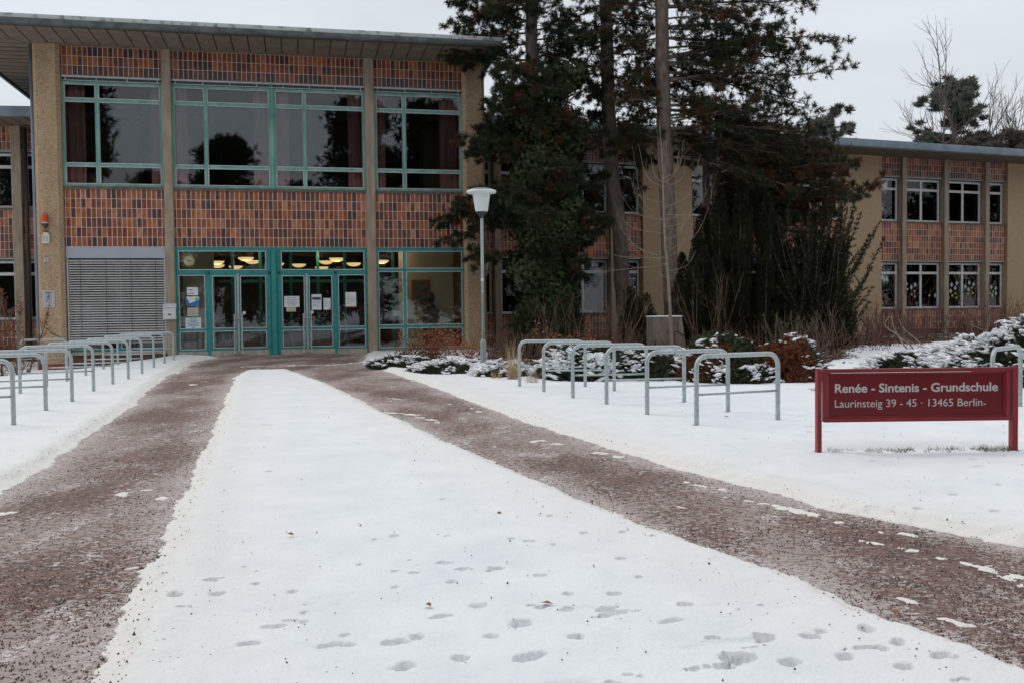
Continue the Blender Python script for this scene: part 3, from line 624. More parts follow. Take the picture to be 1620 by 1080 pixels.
for sgn, xe in ((-1, -14.16),):   # front boards of the corner triangles
    xx = 0
    while xx < OV - .13:
        xn = min(xx + pw, OV - .12); a, b = xe + sgn * (xx + .02), xe + sgn * (xn - .02)
        s.prism([(a, -xx - .01), (a, -OV + .12), (b, -OV + .12), (b, -xn - .01)][::(1 if sgn < 0 else -1)], SOFZ + .0084, SOFZ + .0186); xx += pw
s.build('soffit', 'soffit', bld)
# gutter (front, sides): half round profile with seams, flashing above
def gprof(d): return [(-.155, .16), (-.15, .08), (-.115, .02), (-.05, -.01), (.0, .0), (.0, .16)]
rb = MB(); rb.box(x0 + .02, x1 - .02, -OV + .02, 17.4, SOFZ + .061, SOFZ + .18)
rb.v += []; roof = rb.build('roof', 'roofing', bld)
g = MB(); g.prismX([(-OV + a, SOFZ + .0 + b) for a, b in gprof(0)], x0, x1)
xx = x0
while xx < x1:
    g.prismX([(-OV + a * 1.03 - .004, SOFZ + b - .004) for a, b in gprof(0)[:5]] + [(-OV + .0, SOFZ + .03)], xx, xx + .035); xx += 1.1
g.prismY([(x0 + a, SOFZ + b) for a, b in gprof(0)], -OV, 17.3); g.prismY([(x1 - a, SOFZ + b) for a, b in gprof(0)], -OV, 17.3)
g.build('gutter', 'gutter', roof)
MB().box(x0 - .05, x1 + .05, -OV - .05, 17.4, SOFZ + .185, SOFZ + .30).build('roof_edge_flashing', 'flashing', roof)
MB().tube([(-14.225, .0, 9.15), (-14.225, .0, 4), (-14.225, .0, -.45)], .05, 10).build('downpipe', 'zinc', bld, smooth=True)
# frayed cable on the left pillar
MB().tube([(-14.15, -.24, 1.0), (-14.0, -.245, .97), (-13.8, -.24, .78), (-13.6, -.245, .66), (-13.44, -.22, .60)], .008, 6).build('cable', 'dark_metal', bld)

# ---- things fixed to or standing in the entrance building
def LB(x, y, z): return bld.matrix_world @ Vector((x, y, z))
bld_m = Matrix.Translation((0, DM, 0)) @ Matrix.Rotation(TM, 4, 'Z')
def place(o, x, y, z): o.location = bld_m @ Vector((x, y, z)); o.rotation_euler = (0, 0, TM); return o
def pl_empty(name, x, y, z, label, cat, group=None):
    o = empty(name, (0, 0, 0), 0, label, cat, group); return place(o, x, y, z)
# curtains
def curtain(x0, x1, label, y=.32):
    n = max(8, int((x1 - x0) / .018)); v = []; f = []
    for i in range(n + 1):
        x = (x1 - x0) * i / n; d = .035 * math.sin(i * .62) + .015 * math.sin(i * 1.37 + 1)
        v += [(x, d, 0), (x, d, 3.0), (x, d + .006, 3.0), (x, d + .006, 0)]
    for i in range(n):
        a = i * 4; f += [(a, a + 4, a + 5, a + 1), (a + 3, a + 2, a + 6, a + 7), (a + 1, a + 5, a + 6, a + 2)]
    m = MB(); m.v = v; m.f = f; o = m.build('curtain', 'curtain', None, smooth=True); place(o, x0, y, 5.1)
    tag(o, label, 'curtain', 'dusky pink curtains behind the upper windows')
curtain(-13.40, -12.85, 'dusky pink curtain at the far left edge of the upper left window')
curtain(-11.02, -10.66, 'dusky pink curtain at the right edge of the upper left window')
curtain(-10.32, -9.95, 'dusky pink curtain at the left edge of the wide middle upper window')
curtain(-8.02, -7.54, 'dusky pink curtain just left of the centre post of the middle upper window')
curtain(-7.36, -6.95, 'dusky pink curtain just right of the centre post of the middle upper window')
curtain(-5.15, -4.66, 'dusky pink curtain at the right end of the wide middle upper window')
curtain(-4.30, -3.98, 'dusky pink curtain at the left edge of the upper right window')
curtain(-2.25, -1.60, 'wide dusky pink curtain at the right edge of the upper right window')
# lobby lamps: photo position of the bowl's rim centre and its depth behind the facade
def inside(px, py, depth):
    d = ray(px, py); n = (math.sin(TM), -math.cos(TM)); o = (0 - n[0] * depth, DM - n[1] * depth)
    t = (o[0] * n[0] + o[1] * n[1]) / (d[0] * n[0] + d[1] * n[1]); return (d[0] * t, d[1] * t, CAM_H + d[2] * t)
lamps = [(343, 413.5, 6.4, .24, 'upper of the stacked pair'), (344, 419, 8.6, .24, 'lower of the stacked pair'), (373, 421, 9.4, .24, 'low one left of the middle pair'),
         (389, 407.5, 4.6, .26, 'largest one in the left transom'), (399.5, 412.5, 6.4, .24, 'beside the largest left one'), (438, 416.5, 6.6, .24, 'leftmost in the right transom'),
         (473, 418, 8.4, .22, 'cut by the inner turquoise post'), (516, 413, 6.4, .24, 'middle of the right transom'), (532.5, 408.5, 4.6, .26, 'paler one in the upper right transom'),
         (559.5, 416.2, 6.6, .24, 'right end of the right transom'), (509, 422.5, 9.2, .23, 'low one touching the bottom of the right transom'), (604, 412, 6.0, .24, 'only whole one in the right hand window bay'), (396, 391.5, 2.6, .26, 'cut by the top edge of the left transom'), (509, 391.5, 2.6, .26, 'cut by the top edge of the right transom'), (617, 391.5, 1.5, .26, 'cut by the top of the right bay')]
proto = None
for i, (px, py, dep, rr, lb) in enumerate(lamps):
    if proto is None:
        proto = empty('hanging_lamp', (0, 0, 0)); prof = [(.0, -.135)] + [(math.sin(a) * 1.0 * .27, -.135 * math.cos(a)) for a in [k * math.pi / 16 for k in range(1, 9)]]
        MB().lathe(prof, (0, 0, 0), 24).build('lamp_bowl', 'lamp_bowl', proto, smooth=True)
        MB().tube([(0, 0, 0), (0, 0, .3)], .006, 6).build('lamp_cord', 'dark_metal', proto); o = proto
    else:
        o = proto.copy(); link(o)
        for c in list(proto.children): cc = c.copy(); link(cc, o)
    o.location = inside(px, py, dep); tag(o, 'glowing yellow bowl lamp in the lobby, ' + lb, 'lamp', 'glowing bowl lamps hanging in the lobby')
    if i in (0, 3, 8, 11, 12, 13, 14):
        ll = bpy.data.lights.new('lamp_light', 'POINT'); ll.energy = 9; ll.color = (1, .78, .45); ll.shadow_soft_size = .15; lo_ = bpy.data.objects.new('lamp_light', ll); link(lo_); lo_.location = o.location + Vector((0, 0, -.25))
# clock
ck = pl_empty('wall_clock', -10.10, 1.28, 2.95, 'round pale clock on the beige lobby wall seen through the left transom', 'clock')
MB().disc((0, 0), .155, 28, 0, .05).build('clock_face', 'clock_face', ck)
hd = MB()
for k in range(12):
    a = k * math.pi / 6; r0, r1 = .118, .14; c, s_ = math.sin(a), math.cos(a)
    hd.prismY([(c * r0 - s_ * .006, s_ * r0 + c * .006), (c * r0 + s_ * .006, s_ * r0 - c * .006), (c * r1 + s_ * .006, s_ * r1 - c * .006), (c * r1 - s_ * .006, s_ * r1 + c * .006)], -.056, -.051)
hd.build('hour_marks', 'dark_metal', ck)
for ang, ln, wd in ((-62, .115, .007), (97, .08, .009)):
    a = R(ang); c, s_ = math.sin(a), math.cos(a)
    MB().prismY([(-s_ * wd, c * wd), (s_ * wd, -c * wd), (c * ln + s_ * wd * .5, s_ * ln - c * wd * .5), (c * ln - s_ * wd * .5, s_ * ln + c * wd * .5)], -.061, -.057).build('hand', 'dark_metal', ck)
# picture and bust
pc = pl_empty('framed_picture', -2.72, 1.88, 1.50, 'orange framed dark picture on the beige wall behind the right ground floor window', 'picture')
MB().box(-.31, .31, -.04, 0, 0, .84).build('picture_frame', 'frame_orange', pc); MB().box(-.235, .235, -.046, -.041, .08, .76).build('canvas', 'painting', pc)
bs = pl_empty('bust', -2.45, 1.25, 0, 'dark head and shoulders bust on a brown plinth in front of the orange framed picture', 'sculpture')
MB().box(-.26, .24, -.2, .2, 0, 1.36).build('pedestal', 'bust', bs, bevel=.01)
MB().lathe([(0, 0), (.17, .01), (.15, .08), (.07, .13), (.062, .2), (.09, .25), (.115, .33), (.12, .40), (.10, .47), (.05, .52), (0, .53)], (0, 0, 1.36), 16).build('head', 'dark_metal', bs, smooth=True)
pt = pl_empty('plant_pot', -8.55, .95, 0, 'round terracotta red plant pot behind the glass of the left doors', 'plant pot')
MB().lathe([(0, 0), (.20, 0), (.27, .36), (.29, .38), (.29, .43), (.25, .43), (.24, .36), (0, .36)], (0, 0, .04), 20).build('pot', 'pot', pt, smooth=False)
wb = pl_empty('white_cabinet', -10.0, 1.05, 0, 'low pale box standing inside behind the lower left side light', 'cabinet')
MB().box(-.26, .16, -.15, .15, 0, .42).build('body', 'paper', wb, bevel=.01); MB().box(-.05, .02, -.16, -.152, .34, .37).build('grip', 'dark_metal', wb)
# notices
def notice(x0, z1, x1, z0, m, label, lines, y=.018, deco=None):
    cx = (x0 + x1) / 2; o = pl_empty('notice', cx, y, z0, label, 'notice', 'notices taped to the entrance glass'); w_, h = (x1 - x0) / 2, z1 - z0
    MB().box(-w_, w_, 0, .003, 0, h).build('sheet', m, o)
    if deco: deco(o, w_, h)
    t = MB(); rnd = random.Random(int(x0 * 100) + 5)
    for (zz, a, b, th) in lines:
        x = -w_ + a * 2 * w_; e = -w_ + b * 2 * w_
        while x < e:
            l = rnd.uniform(.02, .06); t.box(x, min(x + l, e), -.002, -.0005, h * zz - th / 2, h * zz + th / 2); x += l + .012
    if lines: t.build('writing', lines_m, o)
lines_m = 'ink'
def col(o, m, x0, x1, z0, z1): MB().box(x0, x1, -.002, -.0004, z0, z1).build('print', m, o)
lines_m = 'ink'
notice(-10.05, 2.09, -9.73, 1.85, 'paper', 'white sheet with a magenta line, topmost in the column on the left side light', [(.72, .1, .62, .02), (.55, .3, .5, .014)], deco=lambda o, w_, h: col(o, 'ink_magenta', -w_ * .75, w_ * .25, h * .18, h * .28))
def d2(o, w_, h):
    MB().prismY([(-w_, h), (-w_ * .45, h * .25), (w_, h * .68), (w_, 0), (-w_, 0)], -.002, -.0004).build('print', 'flyer_blue', o)
    MB().disc((w_ * .62, h * .74), .045, 16, -.002, .002).build('print', 'ink_green', o)
notice(-10.08, 1.81, -9.70, 1.53, 'paper', 'blue and white poster with a green dot on the left side light', [], deco=d2)
notice(-10.05, 1.47, -9.73, 1.22, 'paper_cream', 'cream coloured sheet, third in the column on the left side light', [(.72, .1, .9, .014), (.5, .3, .7, .014), (.25, .1, .9, .018)])
lines_m = 'ink_blue'
notice(-10.11, 1.17, -9.66, .84, 'paper', 'white sheet densely printed in blue, lowest on the left side light', [(.9, .3, .7, .02), (.76, .1, .9, .022), (.63, .3, .7, .022), (.5, .08, .95, .022), (.37, .2, .8, .02), (.24, .15, .9, .022), (.1, .4, .6, .016)])
lines_m = 'ink'
notice(-7.19, 1.80, -6.73, 1.46, 'paper', 'wide white notice on the third door leaf from the left', [(.83, .22, .75, .016), (.68, .1, .9, .012), (.55, .2, .8, .012), (.44, .12, .9, .012), (.32, .18, .85, .012), (.18, .25, .75, .012)], y=-.004)
notice(-7.13, 1.455, -6.84, 1.32, 'paper_cream', 'small cream slip stuck directly below the wide white notice', [], y=-.004)
notice(-6.36, 1.85, -6.06, 1.37, 'paper', 'tall white poster with a navy band on the fourth door leaf', [(.55, .1, .9, .01), (.45, .1, .9, .01), (.35, .1, .8, .01), (.25, .1, .7, .01)], y=-.004, deco=lambda o, w_, h: (col(o, 'flyer_navy', -w_ * .85, w_ * .85, h * .64, h * .82), col(o, 'ink_red', -w_ * .1, w_ * .6, h * .69, h * .76)))
notice(-6.00, 1.73, -5.78, 1.37, 'paper', 'smaller white sheet right of the navy banded poster', [(.85, .1, .5, .012), (.65, .1, .9, .01), (.5, .1, .9, .01), (.35, .1, .8, .01)], y=-.004, deco=lambda o, w_, h: col(o, 'ink_red', w_ * .5, w_ * .9, h * .04, h * .12))
notice(-5.32, 1.91, -4.99, 1.44, 'paper', 'white letter with a red bottom edge on the right side light', [(.85, .15, .4, .012), (.68, .1, .85, .01), (.58, .1, .9, .01), (.48, .1, .9, .01), (.38, .1, .8, .01), (.24, .1, .4, .01)], deco=lambda o, w_, h: col(o, 'ink_red', -w_ * .95, w_ * .95, .004, h * .07))
notice(-3.84, 1.31, -3.56, 1.15, 'paper', 'small white card low in the narrow window beside the second pilaster', [], y=.15)
# mailbox
mb = pl_empty('letter_box', -10.53, -.125, 1.13, 'white wall letter box with a black emblem on the pilaster left of the doors', 'letter box')
MB().box(-.185, .185, -.15, 0, 0, .36).build('body', 'white_metal', mb, bevel=.012)
MB().prismX([(-.175, .355), (-.175, .385), (0, .475), (0, .355)], -.19, .19).build('lid', 'white_metal', mb, bevel=.006)
e_ = MB().prismY([(-.05, .165), (.05, .165), (.035, .145), (-.035, .145)], -.154, -.151).prismY([(-.03, .143), (.03, .143), (.022, .115), (-.022, .115)], -.154, -.151); e_.build('emblem', 'black_ink', mb)
MB().disc((0, .30), .008, 10, -.151, .004).build('lock', 'dark_metal', mb)
# alarm
al = pl_empty('alarm_beacon', -13.885, -.22, 3.38, 'orange warning beacon above a white siren box on the left pillar', 'alarm')
MB().box(-.10, .10, -.12, 0, 0, .27).build('siren_box', 'siren_white', al, bevel=.01)
sl_ = MB()
for k in range(5):
    for q in (-.05, .03): sl_.box(q - .02, q + .035, -.123, -.1205, .07 + k * .035, .078 + k * .035)
sl_.build('siren_slots', 'dark_metal', al)
MB().box(-.06, .06, -.11, -.01, .27, .315).build('siren_cap', 'siren_white', al); MB().box(-.055, .055, -.11, -.01, .316, .375).build('red_lens', 'red_lens', al, bevel=.008)
MB().lathe([(0, 0), (.035, 0), (.03, .04), (.075, .08), (.095, .11), (.095, .15), (0, .15)], (0, -.11, .42), 18).build('beacon_base', 'dark_metal', al, smooth=True)
MB().lathe([(0, .15), (.092, .15), (.092, .19), (0, .19)], (0, -.11, .42), 18).build('reflector', 'steel', al)
MB().lathe([(0, .19), (.098, .19), (.090, .38), (.075, .42), (0, .425)], (0, -.11, .42), 20).build('orange_lens', 'orange_lens', al, smooth=False)
MB().tube([(0, 0, .45), (0, -.11, .45)], .02, 8).build('bracket', 'dark_metal', al)
sw = pl_empty('key_switch', -13.90, -.22, 2.83, 'small grey key switch plate below the siren on the left pillar', 'switch')
MB().box(-.06, .06, -.025, 0, 0, .14).build('plate', 'plaque', sw, bevel=.006); k_ = MB().box(-.025, .025, -.029, -.0255, .08, .11).box(-.015, .03, -.029, -.0255, .03, .055); k_.build('key_slot', 'plaque_ink', sw)
# plaque with the crowned bear shield
pq = pl_empty('school_plaque', -13.87, -.22, 1.52, 'pale grey enamel plaque with a crowned bear shield on the left pillar', 'plaque')
MB().box(-.17, .17, -.02, 0, 0, .50).build('plate', 'plaque', pq, bevel=.004)
s = MB(); s.prismY([(-.09, .40), (-.092, .24), (-.07, .18), (0, .14), (.07, .18), (.092, .24), (.09, .40)], -.0225, -.0205); s.build('shield', 'plaque_ink', pq)
s = MB(); s.prismY([(-.078, .39), (-.08, .245), (-.06, .19), (0, .155), (.06, .19), (.08, .245), (.078, .39)], -.0245, -.0230); s.build('shield_field', 'plaque', pq)
s = MB(); s.prismY([(-.02, .375), (.025, .38), (.045, .36), (.03, .35), (.04, .33), (.065, .335), (.062, .32), (.035, .305), (.03, .27), (.05, .235), (.055, .195), (.03, .195), (.015, .225), (-.005, .24), (-.02, .19), (-.045, .18), (-.04, .225), (-.035, .29), (-.05, .31), (-.06, .335), (-.03, .33)], -.027, -.0247); s.build('bear', 'plaque_ink', pq)
s = MB(); s.prismY([(-.085, .41), (.085, .41), (.10, .47), (.055, .44), (.045, .475), (.02, .44), (0, .48), (-.02, .44), (-.045, .475), (-.055, .44), (-.10, .47)], -.0225, -.0205); s.build('crown', 'plaque_ink', pq)
MB().box(-.16, .16, -.0225, -.0205, .098, .104).build('line', 'plaque_ink', pq)
s = MB()
for k in range(9): s.box(-.10 + k * .023, -.085 + k * .023, -.0225, -.0205, .045, .065)
s.build('writing', 'plaque_ink', pq)
# house number
hn = pl_empty('house_number', -1.185, -.22, 3.26, 'yellowish house number plate 39-45 on the right pillar behind the street lamp', 'number plate')
MB().box(-.19, .19, -.03, 0, 0, .24).build('plate', 'number_plate', hn, bevel=.006)
text('number', '39-45', 'black_ink', hn, (-.165, -.032, .055), (R(90), 0, 0), .33, .19, bold=.02)

# ---------------------------------------------------------------- classroom wings
ZW = 7.85
def wing(th, D, label, blocks, bays, xL, xR, dep=9, name='classroom_wing', lintel=()):
    W = empty(name, (0, D, 0), th, label, 'building')
    for a, b in blocks:
        MB().box(a, b, -.12, .5, -.5, ZW).build('wall_block', 'wing_block', W)
    pil = []
    for (a, b, mull, pils) in bays:
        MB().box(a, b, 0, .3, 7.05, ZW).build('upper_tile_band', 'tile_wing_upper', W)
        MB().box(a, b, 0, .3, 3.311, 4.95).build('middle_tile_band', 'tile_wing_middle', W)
        MB().box(a, b, 0, .3, .24, 1.08).build('lower_tile_band', 'tile_wing_low', W)
        MB().box(a, b, -.04, .25, 4.951, 5.03).build('window_sill', 'sill', W); MB().box(a, b, -.04, .25, 1.081, 1.13).build('window_sill', 'sill', W)
        MB().box(a, b, -.02, .3, -.5, .238).build('plinth', 'plinth', W)
        for z0, z1, tr in ((5.035, 6.93, 6.47), (1.14, 3.20, 2.74)):
            if a in lintel and z0 > 4:
                MB().box(a + .03, b - .03, .04, .2, 6.74, 7.045).build('blind_box', 'lintel', W); z1 = 6.74
            else:
                hb_ = MB().box(a + .01, b - .01, .10, .25, z1, z1 + .118 if z0 > 4 else 3.309); hb_.build('window_head', 'dark_rail', W)
                MB().box(a + .03, b - .03, .02, .06, z1 + .05, z1 + .085).build('blind_rail', 'bead', W)
            window(W, a + .04, b - .04, z0, z1, [(m, .11) for m in mull], [(tr, .11)], fw=.085, y=.16, fd=.08, frame='white_frame', bead=None)
        for (p, q) in pils: MB().box(p, q, -.14, .4, -.5, ZW).build('pilaster', 'concrete', W)
    # shell
    MB().box(xL, xR, dep - .3, dep, -.5, ZW).build('back_wall', 'wing_block', W)
    s = MB().box(xL, xR, .31, dep - .31, 3.45, 4.75).box(xL, xR, .31, dep - .31, 7.2, 7.8).box(xL, xR, 5.5, 5.6, -.4, 7.2).box(xL, xR, .31, 5.5, -.45, .9); s.build('interior_shell', 'interior_dark', W)
    # roof
    MB().box(xL - .5, xR + .5, -1.9, dep + 1, ZW + .02, ZW + .06).build('soffit_backing', 'soffit_gap', W)
    s = MB(); x = xL - .5
    while x < xR + .5: s.box(x + .035, x + .415, -1.9, .05, ZW + .013, ZW + .019); x += .45
    s.build('soffit', 'soffit', W)
    rf = MB().box(xL - .5, xR + .5, -1.9, dep + 1, ZW + .061, ZW + .30).build('roof', 'roofing', W)
    g = MB().prismX([(-2.0, ZW + .15), (-1.985, ZW + .02), (-1.93, ZW - .03), (-1.9, ZW - .03), (-1.9, ZW + .15)], xL - .5, xR + .5)
    x = xL - .3
    while x < xR + .5: g.prismX([(-2.006, ZW + .15), (-1.991, ZW + .018), (-1.93, ZW - .036), (-1.9, ZW - .03), (-1.9, ZW + .10)], x, x + .03); x += 3.1
    g.build('gutter', 'zinc', rf)
    MB().box(xL - .5, xR + .5, -1.985, dep + 1, ZW + .155, ZW + .305).build('roof_edge_flashing', 'zinc', rf)
    return W
def B(a, b, pils, lint=False):
    """split the run a..b at the pilasters into bays; mullion in the middle of the wide ones"""
    r = []; x = a
    for p, q in pils + [(b, b)]:
        w_ = p - x; r.append((x, p, [x + w_ / 2] if w_ > 1.8 else [], [(p, q)] if q > p else [])); x = q
    return r
bR = B(-1.85, 5.57, [(-.69, -.43), (1.72, 1.96), (4.14, 4.38)]) + B(7.80, 15.32, [(8.95, 9.19), (11.40, 11.64), (13.93, 14.18)]) + B(17.41, 24.77, [(18.56, 18.79), (20.96, 21.22), (23.41, 23.64)]) + B(25.83, 33, [(27, 27.25), (29.4, 29.65), (31.8, 32.05)])
wr = wing(R(20.705), 36.451, 'long two storey classroom wing right of the entrance, white window frames between tan wall panels', [(-3.4, -1.85), (5.57, 7.80), (15.32, 17.41), (24.77, 25.83), (33, 35)], bR, -3.4, 35, lintel=(7.80, 9.19, 11.64, 14.18))
bL = B(-27, -15.0, [(-24.6, -24.3), (-22.0, -21.7), (-19.75, -19.45), (-17.42, -17.12)])
wl = wing(R(7.2), 35.83, 'two storey classroom wing at the left picture edge, set back behind the entrance block', [(-29, -27), (-15.0, -13.2)], bL, -29, -13.2)
MB().tube([(-16.98, -.06, 7.8), (-16.98, -.06, -.4)], .06, 10).build('downpipe', 'dark_metal', wl, smooth=True)
# paper stars and diamonds in the classroom windows
wr_m = Matrix.Translation((0, 36.451, 0)) @ Matrix.Rotation(R(20.705), 4, 'Z')
def on_wing(px, py, back=.17):
    th = R(20.705); d = ray(px, py); n = (math.sin(th), -math.cos(th)); o = (-n[0] * back, 36.451 - n[1] * back)
    t = (o[0] * n[0] + o[1] * n[1]) / (d[0] * n[0] + d[1] * n[1]); return (d[0] * t, d[1] * t, CAM_H + d[2] * t)
def star_pts(r0, r1, k=5): return [((r0 if i % 2 == 0 else r1) * math.sin(i * math.pi / k), (r0 if i % 2 == 0 else r1) * math.cos(i * math.pi / k)) for i in range(2 * k)]
mat('paper_blue', (.30, .36, .43), (.38, .44, .5), 12, .8); mat('paper_yellow', (.46, .46, .10), rough=.8); mat('box_teal', (.05, .22, .25), rough=.7); mat('box_pale', (.36, .34, .30), rough=.7)
for (px, py, lb) in ((808, 460, 'in the ground floor window left of the ivy covered tree'), (942, 443, 'left of the middle pine trunk'), (995, 451, 'right of the middle pine trunk')):
    m = MB()
    for k in range(5):
        a = k * 2 * math.pi / 5; c, s_ = math.cos(a), math.sin(a)
        rot = lambda x, z: (x * c + z * s_, -x * s_ + z * c)
        for sg in (-1, 1):
            m.prismY([rot(sg * .02, .03), rot(sg * .105, .13), rot(0, .26), rot(0, .235), rot(sg * .08, .13), rot(sg * .01, .05)], -.004 - .002 * sg, .0 - .002 * sg)
        m.prismY([rot(-.012, .02), rot(.012, .02), rot(.006, .2), rot(-.006, .2)], -.012, -.008)
    o = m.build('paper_star', 'paper_blue'); o.location = on_wing(px, py); o.rotation_euler = (0, 0, R(20.705)); tag(o, 'cut paper snowflake star, ' + lb, 'paper star', 'paper stars on the classroom windows')
Wd = [(362, 885), (392, 905), (415, 890), (538, 955), (638, 890), (632, 928), (660, 910), (670, 880), (722, 900), (745, 878), (740, 918), (772, 888), (880, 905), (908, 912), (886, 955), (908, 943)]
Yd = [(370, 917), (412, 930), (395, 948), (415, 962), (503, 955), (620, 970), (642, 955), (662, 943), (668, 970), (738, 945), (762, 908), (768, 940), (893, 932), (872, 942)]
def pane_name(x): return 'second window from the tan panel, left pane' if x < 450 else 'second window from the tan panel, right pane' if x < 570 else 'third window, left pane' if x < 705 else 'third window, right pane' if x < 800 else 'narrow fourth window'
def rank(lst, i):
    same = [q for q in lst if pane_name(q[0]) == pane_name(lst[i][0])]
    if len(same) == 1: return 'the only one'
    same.sort(key=lambda q: q[1]); r = same.index(lst[i]); return ('highest', 'second highest', 'third highest', 'fourth highest', 'fifth highest')[r]
dproto = MB().prismY([(0, -.12), (.085, 0), (0, .12), (-.085, 0)], -.003, 0).build('paper_diamond', 'paper_blue')
yproto = MB().prismY(star_pts(.062, .038, 6), -.003, 0).build('paper_flower', 'paper_yellow')
for lst, pr, lb, ct, gr in ((Wd, dproto, 'pale paper diamond', 'paper diamond', 'pale paper diamonds on the classroom windows'), (Yd, yproto, 'small yellow paper flower', 'paper flower', 'yellow paper flowers on the classroom windows')):
    for i, (a, b) in enumerate(lst):
        o = pr if i == 0 else link(pr.copy()); o.location = on_wing(1340 + a / 3.857, 220 + b / 3.857); o.rotation_euler = (0, 0, R(20.705))
        tag(o, '%s, %s, %s' % (lb, rank(lst, i), pane_name(a)), ct, gr)
for (a, b, m, lb) in ((1505, 1516, 'box_pale', 'pale box on the sill at the left of the third classroom window'), (1517, 1521, 'box_teal', 'teal box between pale boxes on the third classroom window sill'), (1524, 1536, 'box_pale', 'long pale box on the sill at the right of the third classroom window')):
    p = on_wing(a, 484, .5); q = on_wing(b, 484, .5); w_ = math.dist(p[:2], q[:2]); o = MB().box(0, w_, -.1, .1, 0, .14).box(-.005, w_ + .005, -.105, .105, .1405, .165).build('storage_box', m); o.location = (p[0], p[1], 1.13); o.rotation_euler = (0, 0, R(20.7)); tag(o, lb, 'box')

# ================================================================== STREET FURNITURE
# bicycle stands
def rack(length, name='bicycle_stand'):
    o = empty(name); r = .027; h = .785; c = .13; m = MB()
    pth = [(-length / 2, 0, -.35)] + [(-length / 2, 0, z) for z in (0, .3, h - c)]
    pth += [(-length / 2 + c - c * math.cos(a), 0, h - c + c * math.sin(a)) for a in [k * math.pi / 16 for k in range(1, 8)]]
    pth += [(-length / 2 + c, 0, h), (0, 0, h), (length / 2 - c, 0, h)]
    pth += [(length / 2 - c + c * math.sin(a), 0, h - c + c * math.cos(a)) for a in [k * math.pi / 16 for k in range(1, 8)]]
    pth += [(length / 2, 0, h - c), (length / 2, 0, .3), (length / 2, 0, 0), (length / 2, 0, -.35)]
    m.tube(pth, r, 14); m.build('hoop', 'galvanised', o, smooth=True)
    MB().tube([(-length / 2 + .02, 0, .36), (length / 2 - .02, 0, .36)], .0135, 10).build('crossbar', 'galvanised', o, smooth=True)
    return o
def put_rack(src, p, q, label, group, name=None):
    o = src.copy(); link(o)
    for c in src.children: cc = c.copy(); link(cc, o)
    cx, cy = (p[0] + q[0]) / 2, (p[1] + q[1]) / 2
    o.location = (cx, cy, float(tz(cx, cy)) + .02); o.rotation_euler = (0, 0, math.atan2(q[1] - p[1], q[0] - p[0])); tag(o, label, 'bicycle stand', group); return o
proto = rack(1.10)
ORD = ['nearest', 'second', 'third', 'fourth', 'fifth', 'sixth', 'seventh', 'eighth', 'ninth', 'farthest']
RR = [((1099.5, 678.5), (1233, 669.3)), ((1026, 662), (1149.8, 656)), ((962.5, 645.7), (1079.8, 641.9)), ((909.2, 634.7), (1020.9, 632)), ((863.9, 624.2), (968.5, 623)), ((824.7, 615.8), (923.3, 616.3))]
for i, (a, b) in enumerate(RR):
    lb = ('nearest' if i == 0 else 'farthest' if i == 5 else ORD[i] + ' from the camera') + ' of the six galvanised bicycle stands right of the paths'
    put_rack(proto, G(*a), G(*b), lb, 'galvanised bicycle stands right of the paths')
LR = [(25, 677.4), (75.4, 655.2), (116.7, 638.9), (150.4, 622), (180.6, 610.7), (205, 602.8), (226.5, 594.4), (245, 584.5), (261.7, 578.1), (276.3, 572.4)]
AN = [26, 25, 25, 25, 24, 22, 20, 18, 16, 14]
for i, p in enumerate(LR):
    x, y = G(*p); a = R(AN[i]); L_ = 1.14
    lb = ('nearest' if i == 0 else 'farthest' if i == 9 else ORD[i] + ' from the camera') + ' of the ten bicycle stands left of the paths'
    put_rack(proto, (x - L_ * math.cos(a), y - L_ * math.sin(a)), (x, y), lb, 'galvanised bicycle stands left of the paths')
# two stands seen almost end-on
x, y = G(33, 592); o = put_rack(proto, (x, y), (x + .62, y + .90), 'lone bicycle stand turned end-on beside the left wing, behind the left row', 'bicycle stands seen end-on')
x, y = 5.65, 11.3; o = put_rack(proto, (x, y), (x + .75, y + .8), 'bicycle stand partly hidden behind the red school sign', 'bicycle stands seen end-on')
for c in list(proto.children): bpy.data.objects.remove(c)
bpy.data.objects.remove(proto)
# street lamp
lx, ly = G(765, 596); lp = empty('street_lamp', (lx, ly, .02), 0, 'slim grey street lamp with a white tapered glass and flat rim', 'street lamp')
MB().lathe([(.058, -.3), (.058, .62), (.052, .68), (.034, .73)], (0, 0, 0), 20).build('base_tube', 'post_paint', lp, smooth=True)
MB().tube([(0, 0, .70), (.004, 0, 3.16)], .031, 16).build('pole', 'post_paint', lp, smooth=True)
MB().lathe([(.03, 3.11), (.045, 3.14), (.055, 3.17), (.10, 3.215), (.115, 3.24), (.05, 3.245)], (0, 0, 0), 20).build('collar', 'dark_metal', lp, smooth=True)
MB().lathe([(.0, 3.235), (.115, 3.24), (.125, 3.26), (.178, 3.60), (.19, 3.62), (.0, 3.63)], (0, 0, 0), 28).build('lamp_glass', 'lamp_glass', lp, smooth=True)
MB().lathe([(.185, 3.585), (.285, 3.60), (.298, 3.63), (.285, 3.655), (.20, 3.66)], (0, 0, 0), 32).build('rim', 'lamp_glass', lp, smooth=True)
MB().lathe([(.0, 3.672), (.27, 3.662), (.20, 3.69), (.06, 3.705), (0, 3.71)], (0, 0, 0), 32).build('cap', 'lamp_rim', lp, smooth=True)
s = MB().box(-.03, .02, -.0345, -.0325, 1.87, 1.93).box(-.015, .01, -.0345, -.0325, 1.66, 1.69); s.build('sticker', 'paper', lp)
